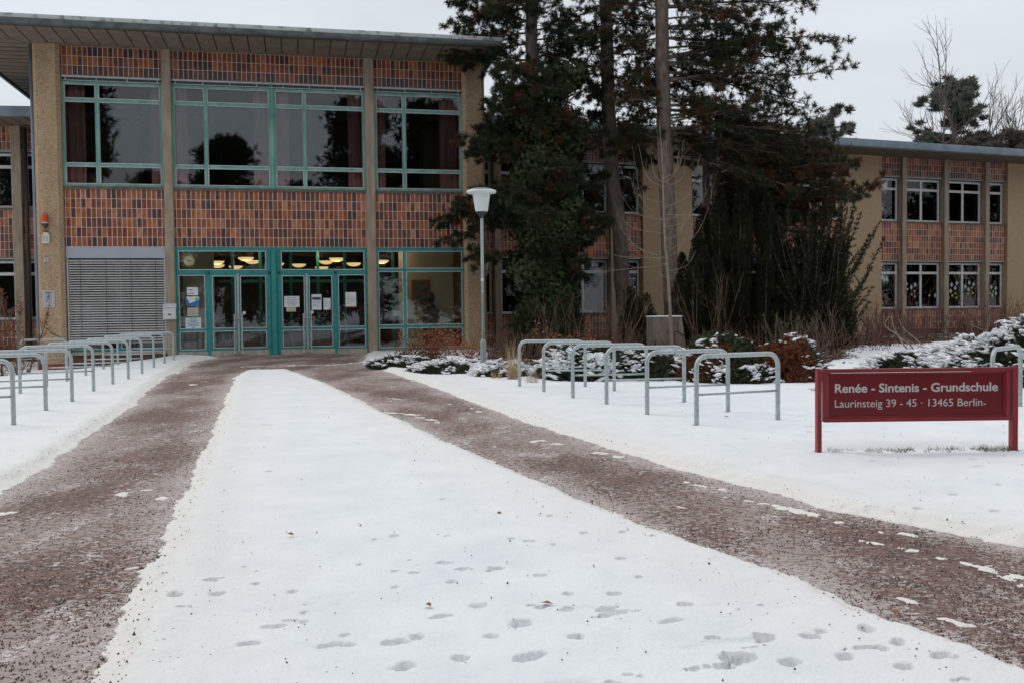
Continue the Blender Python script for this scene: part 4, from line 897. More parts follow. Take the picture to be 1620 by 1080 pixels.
# red school sign
sg = empty('school_sign', (3.585, 8.52, -.03), R(.6), 'dark red school name sign on two posts standing in the snow', 'sign')
hw = .893
for s_, wd in ((-1, .040), (1, .052)):
    a = s_ * hw; MB().box(min(a, a - s_ * wd), max(a, a - s_ * wd), -.035, .035, -.3, .82).build('post', 'sign_frame', sg, bevel=.004)
bx0, bx1, bz0, bz1 = -.832, .822, .345, .815
f = MB(); f.box(bx0, bx1, -.03, .03, bz0, bz0 + .035); f.box(bx0, bx1, -.03, .03, bz1 - .035, bz1); f.box(bx0, bx0 + .035, -.03, .03, bz0 + .035, bz1 - .035); f.box(bx1 - .035, bx1, -.03, .03, bz0 + .035, bz1 - .035)
f.build('board_frame', 'sign_frame', sg, bevel=.004)
f = MB(); ix0, ix1, iz0, iz1 = bx0 + .035, bx1 - .035, bz0 + .035, bz1 - .035
f.box(ix0, ix1, -.014, .02, iz0, iz0 + .016); f.box(ix0, ix1, -.014, .02, iz1 - .016, iz1); f.box(ix0, ix0 + .016, -.014, .02, iz0 + .016, iz1 - .016); f.box(ix1 - .016, ix1, -.014, .02, iz0 + .016, iz1 - .016)
f.build('inner_rim', 'sign_frame', sg)
MB().box(ix0 + .016, ix1 - .016, -.004, .02, iz0 + .016, iz1 - .016).build('board', 'sign_panel', sg)
text('lettering', 'Renée - Sintenis - Grundschule', 'sign_text', sg, (-.728, -.0052, .607), (R(90), 0, 0), 1.452, .108, bold=.022)
text('lettering', 'Laurinsteig 39 - 45 · 13465 Berlin', 'sign_text', sg, (-.728, -.0052, .474), (R(90), 0, 0), 1.315, .098, bold=.0)
MB().prismY([(.60, .482), (.622, .489), (.60, .497)], -.007, -.0045).build('arrow_mark', 'sign_text', sg)
f = MB().box(bx0 + .06, bx1 - .35, -.034, -.012, bz1 - .0345, bz1 - .031); f.build('snow_cover', 'snow_patch', sg)
# concrete stele
st = empty('stone_stele', (3.99, 25.0, 0), R(8), 'weathered concrete block with a cracked relief and a snow cap among the shrubs', 'monument')
m = MB(); b0, b1, t0, t1 = -.44, .52, -.43, .36
m.v = [(b0, -.30, -.1), (b1, -.30, -.1), (b1, .30, -.1), (b0, .30, -.1), (t0, -.27, 1.08), (t1, -.27, 1.08), (t1, .27, 1.08), (t0, .27, 1.08)]
m.f = [(0, 3, 2, 1), (4, 5, 6, 7), (0, 1, 5, 4), (1, 2, 6, 5), (2, 3, 7, 6), (3, 0, 4, 7)]
m.build('block', 'stele', st, bevel=.02)
m = MB(); m.tube([(.42, -.31, .60), (.22, -.31, .72), (.10, -.305, .68), (.0, -.305, .78), (-.06, -.30, .66)], [.014, .012, .008, .008, .004], 6); m.tube([(.22, -.31, .72), (.26, -.30, .86), (.20, -.30, .92)], [.008, .006, .003], 6)
m.tube([(-.36, -.32, .1), (-.34, -.315, .3), (-.37, -.31, .42), (-.33, -.31, .55)], [.02, .014, .012, .005], 6); m.build('relief', 'crack', st)
m = MB().box(t0 - .01, t1 + .01, -.28, .28, 1.081, 1.115); m.build('snow_cover', 'snow_patch', st, bevel=.015)

# ================================================================== PLANTS
def unit(v): return v / (np.linalg.norm(v, axis=-1, keepdims=True) + 1e-9)
def rdir(n): return unit(RNG.normal(size=(n, 3)))
def needle_mesh(name, P, D, L_, W_, m, parent, spread=.75, per=26, tw=.22):
    """P: twig ends, D: twig directions; thin three-cornered needles round each twig"""
    n = len(P)
    if n == 0: return None
    t = RNG.random((n, per, 1)); O = P[:, None, :] - D[:, None, :] * tw * t
    d = unit(D[:, None, :] * (1 - .35 * t) + rdir(n * per).reshape(n, per, 3) * spread)
    l = L_ * RNG.uniform(.6, 1.15, (n, per, 1)); s = unit(np.cross(d, rdir(n * per).reshape(n, per, 3))) * W_ * .5
    V = np.stack([O - s, O + s, O + d * l], 2).reshape(-1, 3); F = np.arange(n * per * 3).reshape(-1, 3)
    return np_mesh(name, V, F, m, parent)
def leaf_mesh(name, P, size, m, parent, Nrm=None, ratio=.7):
    n = len(P); a = rdir(n) if Nrm is None else unit(Nrm + rdir(n) * .6); u = unit(np.cross(a, rdir(n))); v = np.cross(a, u)
    s = size * RNG.uniform(.6, 1.3, (n, 1)); u = u * s; v = v * s * ratio
    V = np.stack([P - u, P - v, P + u, P + v], 1).reshape(-1, 3); return np_mesh(name, V, np.arange(4 * n).reshape(-1, 4), m, parent)
class Tubes:
    def __init__(s, n=5): s.V = []; s.F = []; s.n = n; s.c = 0
    def add(s, path, r0, r1):
        P = np.asarray(path, float); k = len(P); n = s.n
        T = np.gradient(P, axis=0); T = unit(T); ref = np.array([0, 0, 1.]) if abs(T[0, 2]) < .8 else np.array([1., 0, 0])
        A = unit(np.cross(T, ref)); Bv = np.cross(T, A); r = (np.asarray(r0) if np.ndim(r0) else np.linspace(r0, r1, k))[:, None, None]
        g = np.arange(n) * 2 * math.pi / n
        V = P[:, None, :] + (A[:, None, :] * np.cos(g)[None, :, None] + Bv[:, None, :] * np.sin(g)[None, :, None]) * r
        i = np.arange(k - 1)[:, None] * n; q = np.arange(n)[None, :]; q2 = (q + 1) % n
        F = np.stack([i + q, i + q2, i + n + q2, i + n + q], -1).reshape(-1, 4) + s.c
        s.V.append(V.reshape(-1, 3)); s.F.append(F); s.c += k * n
    def build(s, name, m, parent, smooth=True):
        if not s.V: return None
        return np_mesh(name, np.concatenate(s.V), np.concatenate(s.F), m, parent, smooth)
def curve(p, d, L_, droop=0., wob=.12, n=8, up=0.):
    """a path from p along d, bending down by droop (or up), wandering a little"""
    P = [np.array(p, float)]; d = np.array(d, float); d /= np.linalg.norm(d)
    for i in range(n):
        d = d + np.array([0, 0, (up - droop) / n]) + RNG.normal(size=3) * wob / n ** .5 * .5; d /= np.linalg.norm(d); P.append(P[-1] + d * L_ / n)
    return np.array(P)
def pine(name, trunk, radii, limbs, label, leafmats=('needle_green', 'needle_mixed'), mixf=.6, tw_len=.13, per=24, dens=1., group='old pines in front of the classroom wing', bark='bark_pine', nl=.13, nw=.014, cat='pine tree'):
    """trunk: list of points; limbs: (height, azimuth deg, length, rise, droop)"""
    T = np.array(trunk, float); root = empty(name, tuple(T[0]), 0, label, cat, group); o = T[0]
    tb = Tubes(12); zz = np.linspace(T[0, 2], T[-1, 2], 40); pth = np.stack([np.interp(zz, T[:, 2], T[:, 0]), np.interp(zz, T[:, 2], T[:, 1]), zz], 1)
    pth[:, :2] += RNG.normal(size=(40, 2)) * .012; rr = np.interp(zz, T[:, 2], radii); tb.add(pth - o, rr, 0); tr = tb.build('trunk', bark, root)
    br = Tubes(6); tw = Tubes(4); P = [[], []]; D = [[], []]
    for (h, az, ln, rise, droop) in limbs:
        p0 = np.array([np.interp(h, T[:, 2], T[:, 0]), np.interp(h, T[:, 2], T[:, 1]), h]); a = R(az)
        d = np.array([math.cos(a), math.sin(a), rise]); n = max(5, int(ln / .35)); c = curve(p0, d, ln, droop, .35, n)
        br.add(c - o, .014 + ln * .0095, .008)
        lens = np.linspace(0, ln, n + 1); kind0 = RNG.random()
        for i in range(1, n + 1):
            f = i / n
            if f < .08 and ln > 1.5: continue
            for side in (-1, 1, 0):
                if side == 0 and i < n and RNG.random() > .45: continue
                t = c[i] - c[i - 1]; t /= np.linalg.norm(t); sd = np.array([-t[1], t[0], 0]) * side
                dd = t * RNG.uniform(.35, .9) + sd * RNG.uniform(.6, 1.1) + np.array([0, 0, RNG.uniform(-.35, .3)]) if side else t + np.array([0, 0, RNG.uniform(-.1, .35)])
                sl = (ln * .30 * (1.15 - f) + .38) * RNG.uniform(.6, 1.25); m_ = max(3, int(sl / .16)); sc_ = curve(c[i], dd, sl, droop * .5, .4, m_)
                tw.add(sc_ - o, .012, .004)
                k = 1 if RNG.random() < mixf else 0
                for j in range(1, m_ + 1):
                    nn = int(RNG.poisson(1.15 * dens)) + (int(5.5 * dens) if j == m_ else 0)
                    for _ in range(nn):
                        tdir = (sc_[j] - sc_[j - 1]); tdir /= np.linalg.norm(tdir); q = tdir * .45 + RNG.normal(size=3) * .55 + np.array([0, 0, .22]); q /= np.linalg.norm(q)
                        e_ = sc_[j] + q * RNG.uniform(.04, .20); P[k].append(e_ - o); D[k].append(q)
    br.build('branch', bark, root); tw.build('twigs', bark, root)
    cr = None
    for k in (0, 1):
        if P[k]: needle_mesh('crown', np.array(P[k]), np.array(D[k]), nl, nw, leafmats[k], root, 1.0, per, tw_len)
    return root
def wp(px, py, Yd): x, y, z = at(px, py, Yd); return (x, y, z)
rl = lambda a, b: float(RNG.uniform(a, b))
# --- pine 1 (left, ivy on its trunk)
Y1 = 29.6
t1 = [wp(852, 560, Y1)[:2] + (-.1,), wp(846, 300, Y1), wp(842, 100, Y1), wp(838, -80, Y1), wp(836, -230, Y1)]
lm = []
for h in np.arange(2.9, 13.2, .30):
    for _ in range(2):
        az = rl(0, 360); lf = 1.0
        w_ = abs(((az - 180 + 180) % 360) - 180)          # angular distance to the left side
        ln = np.interp(h, [2.9, 4.3, 6, 7.3, 8.5, 10, 13], [1.6, 2.0, 1.9, 1.6, 2.0, 2.3, 1.8]) * rl(.75, 1.1)
        if w_ < 60: ln *= 1.12
        lm.append((h, az, ln, rl(-.15, .2), rl(.0, .45)))
def to_px(px, py, h, Y, x0):      # limb aimed from the trunk at height h towards the photo point at about the trunk's depth
    x, y, z = at(px, py, Y); return (h, 180. if x < x0 else 0., abs(x - x0), (z - h) / max(abs(x - x0), .1))
for (px, py, h) in ((706, 345, 4.6), (716, 330, 4.9), (740, 212, 7.0), (755, 250, 6.2), (728, 90, 9.4), (722, 70, 9.7), (735, 10, 11.0), (730, 40, 10.5), (745, 305, 5.2), (712, 362, 4.4)):
    a = to_px(px, py, h, Y1, t1[1][0]); lm.append((h, a[1] + rl(-14, 14), a[2] * 1.0, a[3] + .12, .25))
pine('pine_tree', t1, [.24, .22, .19, .15, .08], lm, 'dark pine beside the entrance block, its trunk wrapped in ivy', mixf=.28, dens=2.1)
# --- pine 2 (middle trunk)
Y2 = 30.5
t2 = [wp(993, 560, Y2)[:2] + (-.1,), wp(986, 480, Y2), wp(980, 360, Y2), wp(966, 260, Y2), wp(961, 120, Y2), wp(958, -20, Y2), wp(955, -200, Y2)]
lm = []
for h in np.arange(6.4, 13.2, .42):
    az = rl(-50, 230); lm.append((h, az, rl(1.0, 2.0), rl(-.1, .3), rl(0, .4)))
for (px, py, h, dr) in ((882, 26, 10.1, .1), (880, 60, 9.6, .3), (893, 100, 8.6, .2), (935, 130, 7.5, .2), (938, 165, 6.9, .2), (1010, 70, 9.4, .3), (1015, 120, 8.5, .3), (1000, 200, 6.9, .4), (1005, 240, 6.2, .4), (1002, 290, 5.6, .5), (900, 180, 7.0, .4), (905, 20, 10.8, .2), (890, -10, 11.2, .1), (1012, 30, 10.2, .2)):
    x0 = np.interp(h, [p[2] for p in t2], [p[0] for p in t2]); a = to_px(px, py, h, Y2, x0); lm.append((h, a[1] + rl(-20, 20), a[2] * 1.05, a[3] + dr * .5, dr))
pine('pine_tree', t2, [.26, .245, .24, .225, .21, .19, .12], lm, 'middle pine with a slightly bent bare reddish trunk', mixf=.5, dens=.95)
# --- pine 3 (right trunk, long boughs to the right)
Y3 = 28.8
t3 = [wp(1066, 560, Y3)[:2] + (-.1,), wp(1060, 420, Y3), wp(1053, 260, Y3), wp(1048, 120, Y3), wp(1047, -20, Y3), wp(1046, -200, Y3)]
lm = []
for (px, py, h, dr) in ((1333, 92, 8.0, .05), (1300, 125, 8.1, .3), (1325, 100, 8.7, .45), (1290, 8, 10.2, .15), (1280, 40, 10.2, .45), (1230, 62, 9.6, .2), (1265, 62, 9.3, .1), (1255, 155, 8.3, .5), (1240, 130, 8.6, .35), (1240, 170, 7.3, .35), (1290, 190, 7.2, .35),
                    (1230, 210, 7.0, .5), (1200, 190, 7.5, .5), (1250, 240, 6.5, .5), (1180, 245, 6.6, .4), (1300, 262, 6.0, .35), (1260, 290, 5.8, .4), (1160, 20, 10.6, .2), (1200, 0, 11, .2), (1240, -30, 11.6, .2), (1140, 70, 9.3, .2), (1170, 110, 8.5, .2), (1130, 160, 7.7, .3), (1140, 200, 6.9, .3), (1110, 240, 6.4, .4), (1320, 230, 6.6, .4),
                    (960, 30, 9.9, .2), (985, 70, 9.2, .2), (1000, 110, 8.4, .3), (990, 150, 7.8, .3), (1000, 190, 7.1, .4), (975, -5, 10.8, .2), (1010, 160, 6.8, .2), (1005, 215, 6.3, .3), (1215, 85, 9.0, .25), (1285, 80, 8.7, .2)):
    x0 = np.interp(h, [p[2] for p in t3], [p[0] for p in t3]); a = to_px(px, py, h, Y3, x0); lm.append((h, a[1] + rl(-16, 16), a[2] * .92, a[3] + dr * .5, dr))
for h in np.arange(6.2, 14.2, .26): lm.append((h, rl(-45, 225), rl(1.0, 2.8), rl(-.1, .25), rl(0, .4)))
pine('pine_tree', t3, [.255, .24, .225, .21, .19, .12], lm, 'right hand pine, straight trunk with long drooping boughs reaching right', mixf=.52, dens=1.15)
# --- pine 4: rusty dense boughs behind
Y4 = 31.5
t4 = [wp(1122, 560, Y4)[:2] + (-.1,), wp(1120, 400, Y4), wp(1116, 250, Y4), wp(1112, 150, Y4)]
lm = []
for (px, py, h, dr) in ((1340, 215, 6.2, .2), (1330, 250, 5.8, .3), (1320, 275, 5.4, .2), (1300, 300, 5.1, .2), (1300, 348, 4.3, .3), (1265, 352, 4.2, .3), (1325, 335, 4.4, .3), (1230, 345, 4.3, .3), (1285, 372, 4.0, .4), (1352, 300, 4.6, -.1), (1340, 320, 4.6, -.1), (1280, 250, 6.2, .4), (1240, 230, 6.4, .3), (1250, 270, 5.7, .3), (1200, 215, 6.7, .3), (1180, 260, 5.9, .3), (1150, 200, 7.0, .3),
                    (1210, 300, 5.2, .3), (1290, 330, 4.6, .2), (1240, 320, 4.8, .2), (1170, 300, 5.2, .3), (1095, 220, 6.4, .3), (1300, 225, 6.4, .3), (1270, 210, 6.6, .3), (1330, 285, 5.2, .1), (1080, 250, 5.9, .3)):
    x0 = np.interp(h, [p[2] for p in t4], [p[0] for p in t4]); a = to_px(px, py, h, Y4, x0); lm.append((h, a[1] + rl(-22, 22), a[2] * 1.03, a[3] + dr * .5, dr))
pine('pine_tree', t4, [.17, .15, .12, .05], lm, 'low rusty needled pine whose boughs cover the tan wall panel', leafmats=('needle_green', 'needle_brown'), mixf=.62, dens=1.8)
# ivy column on pine 1
def blob_points(n, c, r, shell=.55, seed=1, lump=.35):
    u = rdir(n); rad = (shell + (1 - shell) * RNG.random(n) ** .6); P = u * rad[:, None]
    ph = vnoise(np.arctan2(u[:, 1], u[:, 0]).astype(np.float32) + 5, u[:, 2].astype(np.float32) * 2 + 5, 1.7, 3, seed); P *= (1 - lump + 2 * lump * ph)[:, None]
    return P * np.array(r) + np.array(c), u
def ivy(): 
    o = np.array(wp(850, 560, 29.0)); o[2] = 0; root = empty('ivy', tuple(o), 0, 'dense dark ivy climbing the trunk of the leftmost pine', 'climbing plant'); Ps = []; Ns = []
    for (px, py, rx, rz, n) in ((850, 190, 1.0, .9, 3500), (885, 130, .7, .6, 1600), (905, 120, .5, .4, 800), (880, 190, .7, .6, 1500), (855, 260, 1.0, 1.1, 4500), (888, 280, .7, .9, 3000), (835, 330, 1.1, 1.0, 4500), (872, 370, 1.1, 1.1, 5000), (850, 430, 1.0, 1.0, 4500), (880, 450, .8, .8, 2500), (860, 510, 1.1, .9, 3500), (905, 225, .5, .5, 900), (900, 330, .55, .6, 1200), (925, 380, .35, .2, 300)):
        P, u = blob_points(n, np.array(wp(px, py, 29.3)) - o, (rx, .75, rz), .5, int(px + py)); Ps.append(P); Ns.append(u)
    leaf_mesh('leaves', np.concatenate(Ps), .068, 'ivy_leaf', root, np.concatenate(Ns), .8)
    tb = Tubes(5)
    for k in range(9): tb.add(curve((rl(-.2, .2), rl(0, .3), 0), (rl(-.1, .1), 0, 1), rl(4, 7), 0, .3, 14), .03, .01)
    tb.build('stem', 'bark_grey', root)
ivy()
# generic shrub of upright sprays
def shrub(name, base, stems, m, label, cat='shrub', per=16, nl=.055, nw=.016, twn=9, tw=.16, stem_m='bark_grey', group=None, spread=.7):
    """stems: (dx, dy, length, lean x, lean y, fullness)"""
    root = empty(name, base, 0, label, cat, group); tb = Tubes(4); P = []; D = []
    for (dx, dy, ln, lx_, ly_, fu) in stems:
        n = max(5, int(ln / .22)); c = curve((dx, dy, 0), (lx_, ly_, 1), ln, 0, .35, n); tb.add(c, .012 + .008 * ln, .004)
        for i in range(1, n + 1):
            f = i / n; d = c[i] - c[i - 1]; d /= np.linalg.norm(d)
            for _ in range(int(twn * (.6 + .6 * (1 - f)))):
                r = rdir(1)[0]; q = d * .8 + r * .75; q /= np.linalg.norm(q); P.append(c[i] - d * rl(0, .22) + (r - d * r.dot(d)) * fu * (1.05 - f) ** .6 * rl(.25, 1) + q * rl(0, .12)); D.append(q)
    tb.build('stem', stem_m, root); needle_mesh('foliage', np.array(P), np.array(D), nl, nw, m, root, spread, per, tw); return root
def base(px, Yd): x, y, z = at(px, 540, Yd); return (x, y, float(tz(x, y)))
def column_yew(base_, cols, label, m='yew_green', name='yew_shrub', cat='yew', group='dark yews in front of the classroom wing', n=950, up=1.0, nl=.06):
    root = empty(name, base_, 0, label, cat, group); P = []; D = []; tb = Tubes(5)
    for (dx, dy, h, r) in cols:
        k = int(n * (h / 3) * (r / .35)); z = RNG.random(k) ** .85 * h; a = RNG.uniform(0, 6.28, k); f = z / h
        lump = vnoise((a * .9 + dx * 7 + 20).astype(np.float32), (z * 1.3 + dy * 5 + 20).astype(np.float32), 1.6, 3, 31)
        rr = r * np.sqrt(np.clip(1 - f ** 2.6, .02, 1)) * (.62 + .75 * lump) * (1 - .35 * RNG.random(k) ** 2); o_ = np.stack([np.cos(a), np.sin(a), np.zeros(k)], 1)
        P.append(np.stack([dx + o_[:, 0] * rr, dy + o_[:, 1] * rr, z], 1)); D.append(unit(o_ * .45 + np.array([0, 0, up]) + rdir(k) * .45)); tb.add(curve((dx, dy, 0), (0, 0, 1), h * .9, 0, .05, 6), .03, .01)
    tb.build('stem', 'bark_grey', root); needle_mesh('foliage', np.concatenate(P), np.concatenate(D), nl, .017, m, root, .6, 15, .2); return root
C_ = [(-1.15, 0, 3.0, .36), (-.75, -.3, 3.6, .40), (-.45, .3, 4.4, .42), (-.05, -.15, 4.9, .42), (.3, .35, 5.1, .44), (.62, -.25, 5.25, .42), (1.0, .1, 5.1, .44), (1.35, -.3, 4.7, .44), (1.65, .25, 4.3, .46), (1.95, -.1, 3.2, .38), (2.2, .2, 2.7, .36), (.45, -.55, 3.3, .4), (-.3, -.6, 2.8, .4), (1.2, -.65, 2.9, .4), (1.75, -.6, 2.4, .4), (.1, .5, 4.4, .4)]
column_yew(base(1140, 29.2), C_, 'tall dark yew of tight upright columns behind the stone block')
column_yew(base(1100, 27.4), [(-.45, 0, 2.3, .34), (-.1, -.2, 2.75, .36), (.25, .1, 3.0, .38), (.6, -.1, 2.8, .36), (.1, .35, 2.9, .4)], 'shorter dark yew column left of the tall one, beside the stone block')
column_yew(base(1290, 29.6), [(-1.2, 0, 3.5, .46), (-.8, .2, 3.3, .46), (-.45, -.1, 3.6, .48), (-.1, .2, 3.3, .48), (.25, -.1, 3.3, .46), (.55, .15, 2.8, .42), (.85, 0, 2.1, .4), (-.9, -.5, 1.9, .4), (-.3, -.5, 2.1, .4), (.3, -.5, 2.0, .4), (.75, -.4, 1.5, .4)], 'dense dark yew body filling the gap between the tall columns and the open yew', n=950, up=.6)
def open_yew():
    b = base(1290, 28.8); root = empty('yew_shrub', b, 0, 'wide open yew with feathery sprays sticking out over the tan wall panel', 'yew', 'dark yews in front of the classroom wing'); tb = Tubes(5); P = []; D = []
    tips = [(1345, 290), (1352, 318), (1392, 352), (1375, 372), (1398, 378), (1362, 338), (1378, 425), (1370, 440), (1380, 455), (1375, 478), (1340, 330), (1325, 350), (1300, 340), (1280, 360), (1265, 340), (1250, 380), (1240, 420), (1345, 400), (1350, 500), (1330, 450), (1360, 470), (1310, 400), (1290, 430), (1270, 450), (1340, 520), (1255, 480), (1235, 500), (1300, 480), (1320, 510), (1365, 395), (1335, 305), (1230, 350), (1245, 330), (1385, 365), (1356, 300), (1340, 365), (1320, 380), (1275, 400), (1225, 400), (1228, 460), (1310, 320), (1305, 450), (1335, 480)]
    for k in range(120): tips.append((rl(1225, 1345) , rl(330, 545)))
    for (px, py) in tips:
        e_ = np.array(at(px, py, 28.8 + rl(-.7, .5))) - np.array(b); s0 = np.array([rl(-.5, .5) + e_[0] * .2, rl(-.3, .3), max(.2, e_[2] * rl(.25, .5))]); L_ = np.linalg.norm(e_ - s0); d = (e_ - s0) / L_
        n = max(6, int(L_ / .12)); c = s0 + np.outer(np.linspace(0, 1, n + 1), e_ - s0) + np.outer(np.sin(np.linspace(0, math.pi, n + 1)), np.array([0, 0, -.12 * L_])); tb.add(np.vstack([[rl(-.1, .1), 0, 0], c]), .022, .005)
        for i in range(int(n * .2), n + 1):
            dd = c[min(i + 1, n)] - c[max(i - 1, 0)]; dd /= np.linalg.norm(dd) + 1e-9; f = i / n
            for _ in range(5):
                q = dd * .8 + rdir(1)[0] * .75; q /= np.linalg.norm(q); P.append(c[i] + q * rl(.02, .26) * (1.25 - f)); D.append(q)
            if RNG.random() < .5 and f < .9:
                q = dd * .55 + rdir(1)[0] * .8 + np.array([.25, 0, .15]); q /= np.linalg.norm(q)
                for t_ in np.arange(.1, rl(.25, .6) * (1.3 - f), .07): P.append(c[i] + q * t_ + RNG.normal(size=3) * .02); D.append(q)
    tb.build('stem', 'bark_grey', root); needle_mesh('foliage', np.array(P), np.array(D), .06, .017, 'yew_green', root, .7, 16, .15)
open_yew()
column_yew(base(872, 27.0), [(rl(-.9, .9), rl(-.4, .4), rl(1.1, 1.75), .42) for k in range(11)], 'rounded dark green shrub at the foot of the ivy covered pine', 'ivy_leaf', 'evergreen_shrub', 'shrub', 'evergreen shrubs below the pines', 560, .5, .08)
column_yew(base(1015, 28.0), [(rl(-.6, .5), rl(-.3, .3), rl(1.3, 2.1), .34) for k in range(8)], 'narrow dark green shrub between the middle pine and the stone block', 'yew_green', 'evergreen_shrub', 'shrub', 'evergreen shrubs below the pines', 480, .8)
S = [(rl(-.6, .6), rl(-.3, .3), rl(.7, 1.25), rl(-.4, .4), rl(-.2, .1), .22) for k in range(14)]
shrub('olive_shrub', base(1262, 23.5), S, 'olive_twig', 'low olive green shrub in front of the open yew', per=12, nl=.07, nw=.012)
# bare shrubs: fans of thin stems
def bare(name, base_, n, h, spread, m, label, cat='bare shrub', r=.008, sub=3, group=None, w=.4, wob=.5):
    root = empty(name, base_, 0, label, cat, group); tb = Tubes(4)
    for k in range(n):
        a = rl(0, 6.28); sp = rl(0, spread); ln = h * rl(.55, 1.05)
        c = curve((rl(-w, w), rl(-.25, .25), -.02), (math.cos(a) * sp, math.sin(a) * sp, 1), ln, 0, wob, 9); tb.add(c, r * rl(.7, 1.2), .0025)
        for q in range(sub):
            i = int(rl(3, 9)); d = c[i] - c[i - 1]; d = d / np.linalg.norm(d) + rdir(1)[0] * .7; tb.add(curve(c[i], d, ln * rl(.15, .35), 0, .5, 5, up=.3), r * .5, .002)
    tb.build('stems', m, root); return root
HB = 'bare shrubs in front of the classroom wing'
bare('bare_shrub', base(975, 24.5), 26, 2.1, .55, 'twig_brown', 'bare vase shaped brown shrub in front of the middle pine', group=HB)
bare('bare_shrub', base(835, 25.0), 12, 2.0, .35, 'twig_brown', 'few tall bare stems between the street lamp and the ivy', group=HB, w=.7)
bare('bare_shrub', base(1128, 25.5), 14, 2.3, .35, 'twig_brown', 'bare stems rising in front of the tall yew right of the stone block', group=HB, wob=.25)
bare('bare_shrub', base(1290, 23.0), 34, 1.35, .6, 'twig_brown', 'bushy bare shrub in front of the open yew', group=HB, w=.6)
bare('bare_shrub', base(792, 24.0), 16, 1.3, .7, 'twig_red', 'low reddish stems just right of the street lamp', group=HB, w=.5)
bare('bare_shrub', base(905, 23.8), 14, 1.5, .4, 'twig_brown', 'thin bare stems behind the farthest right bicycle stands', group=HB, w=.6)
for (px, d_, n, h, w_, lb) in ((1350, 34, 70, 1.6, 1.2, 'brown bare thicket right of the open yew, below the tan wall panel'), (1420, 35, 60, 1.5, 1.2, 'brown bare thicket below the first classroom windows right of the tan panel'), (1490, 36, 60, 1.4, 1.2, 'brown bare thicket below the classroom windows with paper diamonds'), (1560, 36.5, 60, 1.5, 1.2, 'brown bare thicket behind the upper edge of the snowy mound'), (1625, 35, 60, 1.7, 1.2, 'brown bare thicket at the right picture edge')):
    bare('bare_shrub', base(px, d_), n, h, .6, 'twig_red', lb, group=HB, w=w_, r=.011, sub=4)
bare('bare_shrub', base(1562, 17.5), 5, 2.0, .08, 'twig_red', 'few straight reddish stems rising behind the red sign', group=HB, w=.12, wob=.12)
bare('bare_shrub', base(1430, 30), 9, 3.0, .3, 'twig_brown', 'tall thin sapling stems in front of the first classroom windows right of the tan panel', group=HB, w=.5, wob=.3)
bare('bare_shrub', base(1545, 31), 8, 3.3, .25, 'twig_brown', 'tall thin sapling stems in front of the third classroom window', group=HB, w=.4, wob=.3)
bare('bare_shrub', base(15, 24), 20, .8, .9, 'twig_red', 'low dark twigs at the left picture edge beside the bicycle stands', group='bare twigs by the left wing', w=.8)
# the curved pale stems
cs = empty('arching_shrub', base(1452, 20.5), 0, 'pale bent stems arching over the snow behind the red sign', 'bare shrub'); tb = Tubes(6)
def ppx(pts, Yd): return np.array([np.array(at(a, b, Yd)) - np.array(base(1452, 20.5)) for a, b in pts])
def smooth_path(P, n=20):
    t = np.linspace(0, len(P) - 1, n); i = np.arange(len(P)); return np.stack([np.interp(t, i, P[:, k]) for k in range(3)], 1)
def catmull(P, k=6):
    P = np.vstack([2 * P[0] - P[1], P, 2 * P[-1] - P[-2]]); o = []
    for i in range(1, len(P) - 2):
        for t in np.linspace(0, 1, k, endpoint=False):
            o.append(.5 * ((2 * P[i]) + (-P[i - 1] + P[i + 1]) * t + (2 * P[i - 1] - 5 * P[i] + 4 * P[i + 1] - P[i + 2]) * t * t + (-P[i - 1] + 3 * P[i] - 3 * P[i + 1] + P[i + 2]) * t ** 3))
    o.append(P[-2]); return np.array(o)
for pts, r0 in (([(1455, 570), (1432, 548), (1420, 530), (1405, 520), (1400, 512), (1408, 500)], .022), ([(1456, 572), (1440, 545), (1425, 535), (1415, 520), (1411, 505), (1412, 495)], .02), ([(1488, 560), (1460, 545), (1445, 533), (1430, 520), (1422, 505)], .016), ([(1452, 572), (1445, 552), (1428, 536), (1424, 534)], .012), ([(1490, 575), (1470, 555), (1450, 545), (1430, 533)], .012)):
    tb.add(catmull(ppx(pts, 20.5)), r0, .006)
tb.build('stems', 'twig_pale', cs)
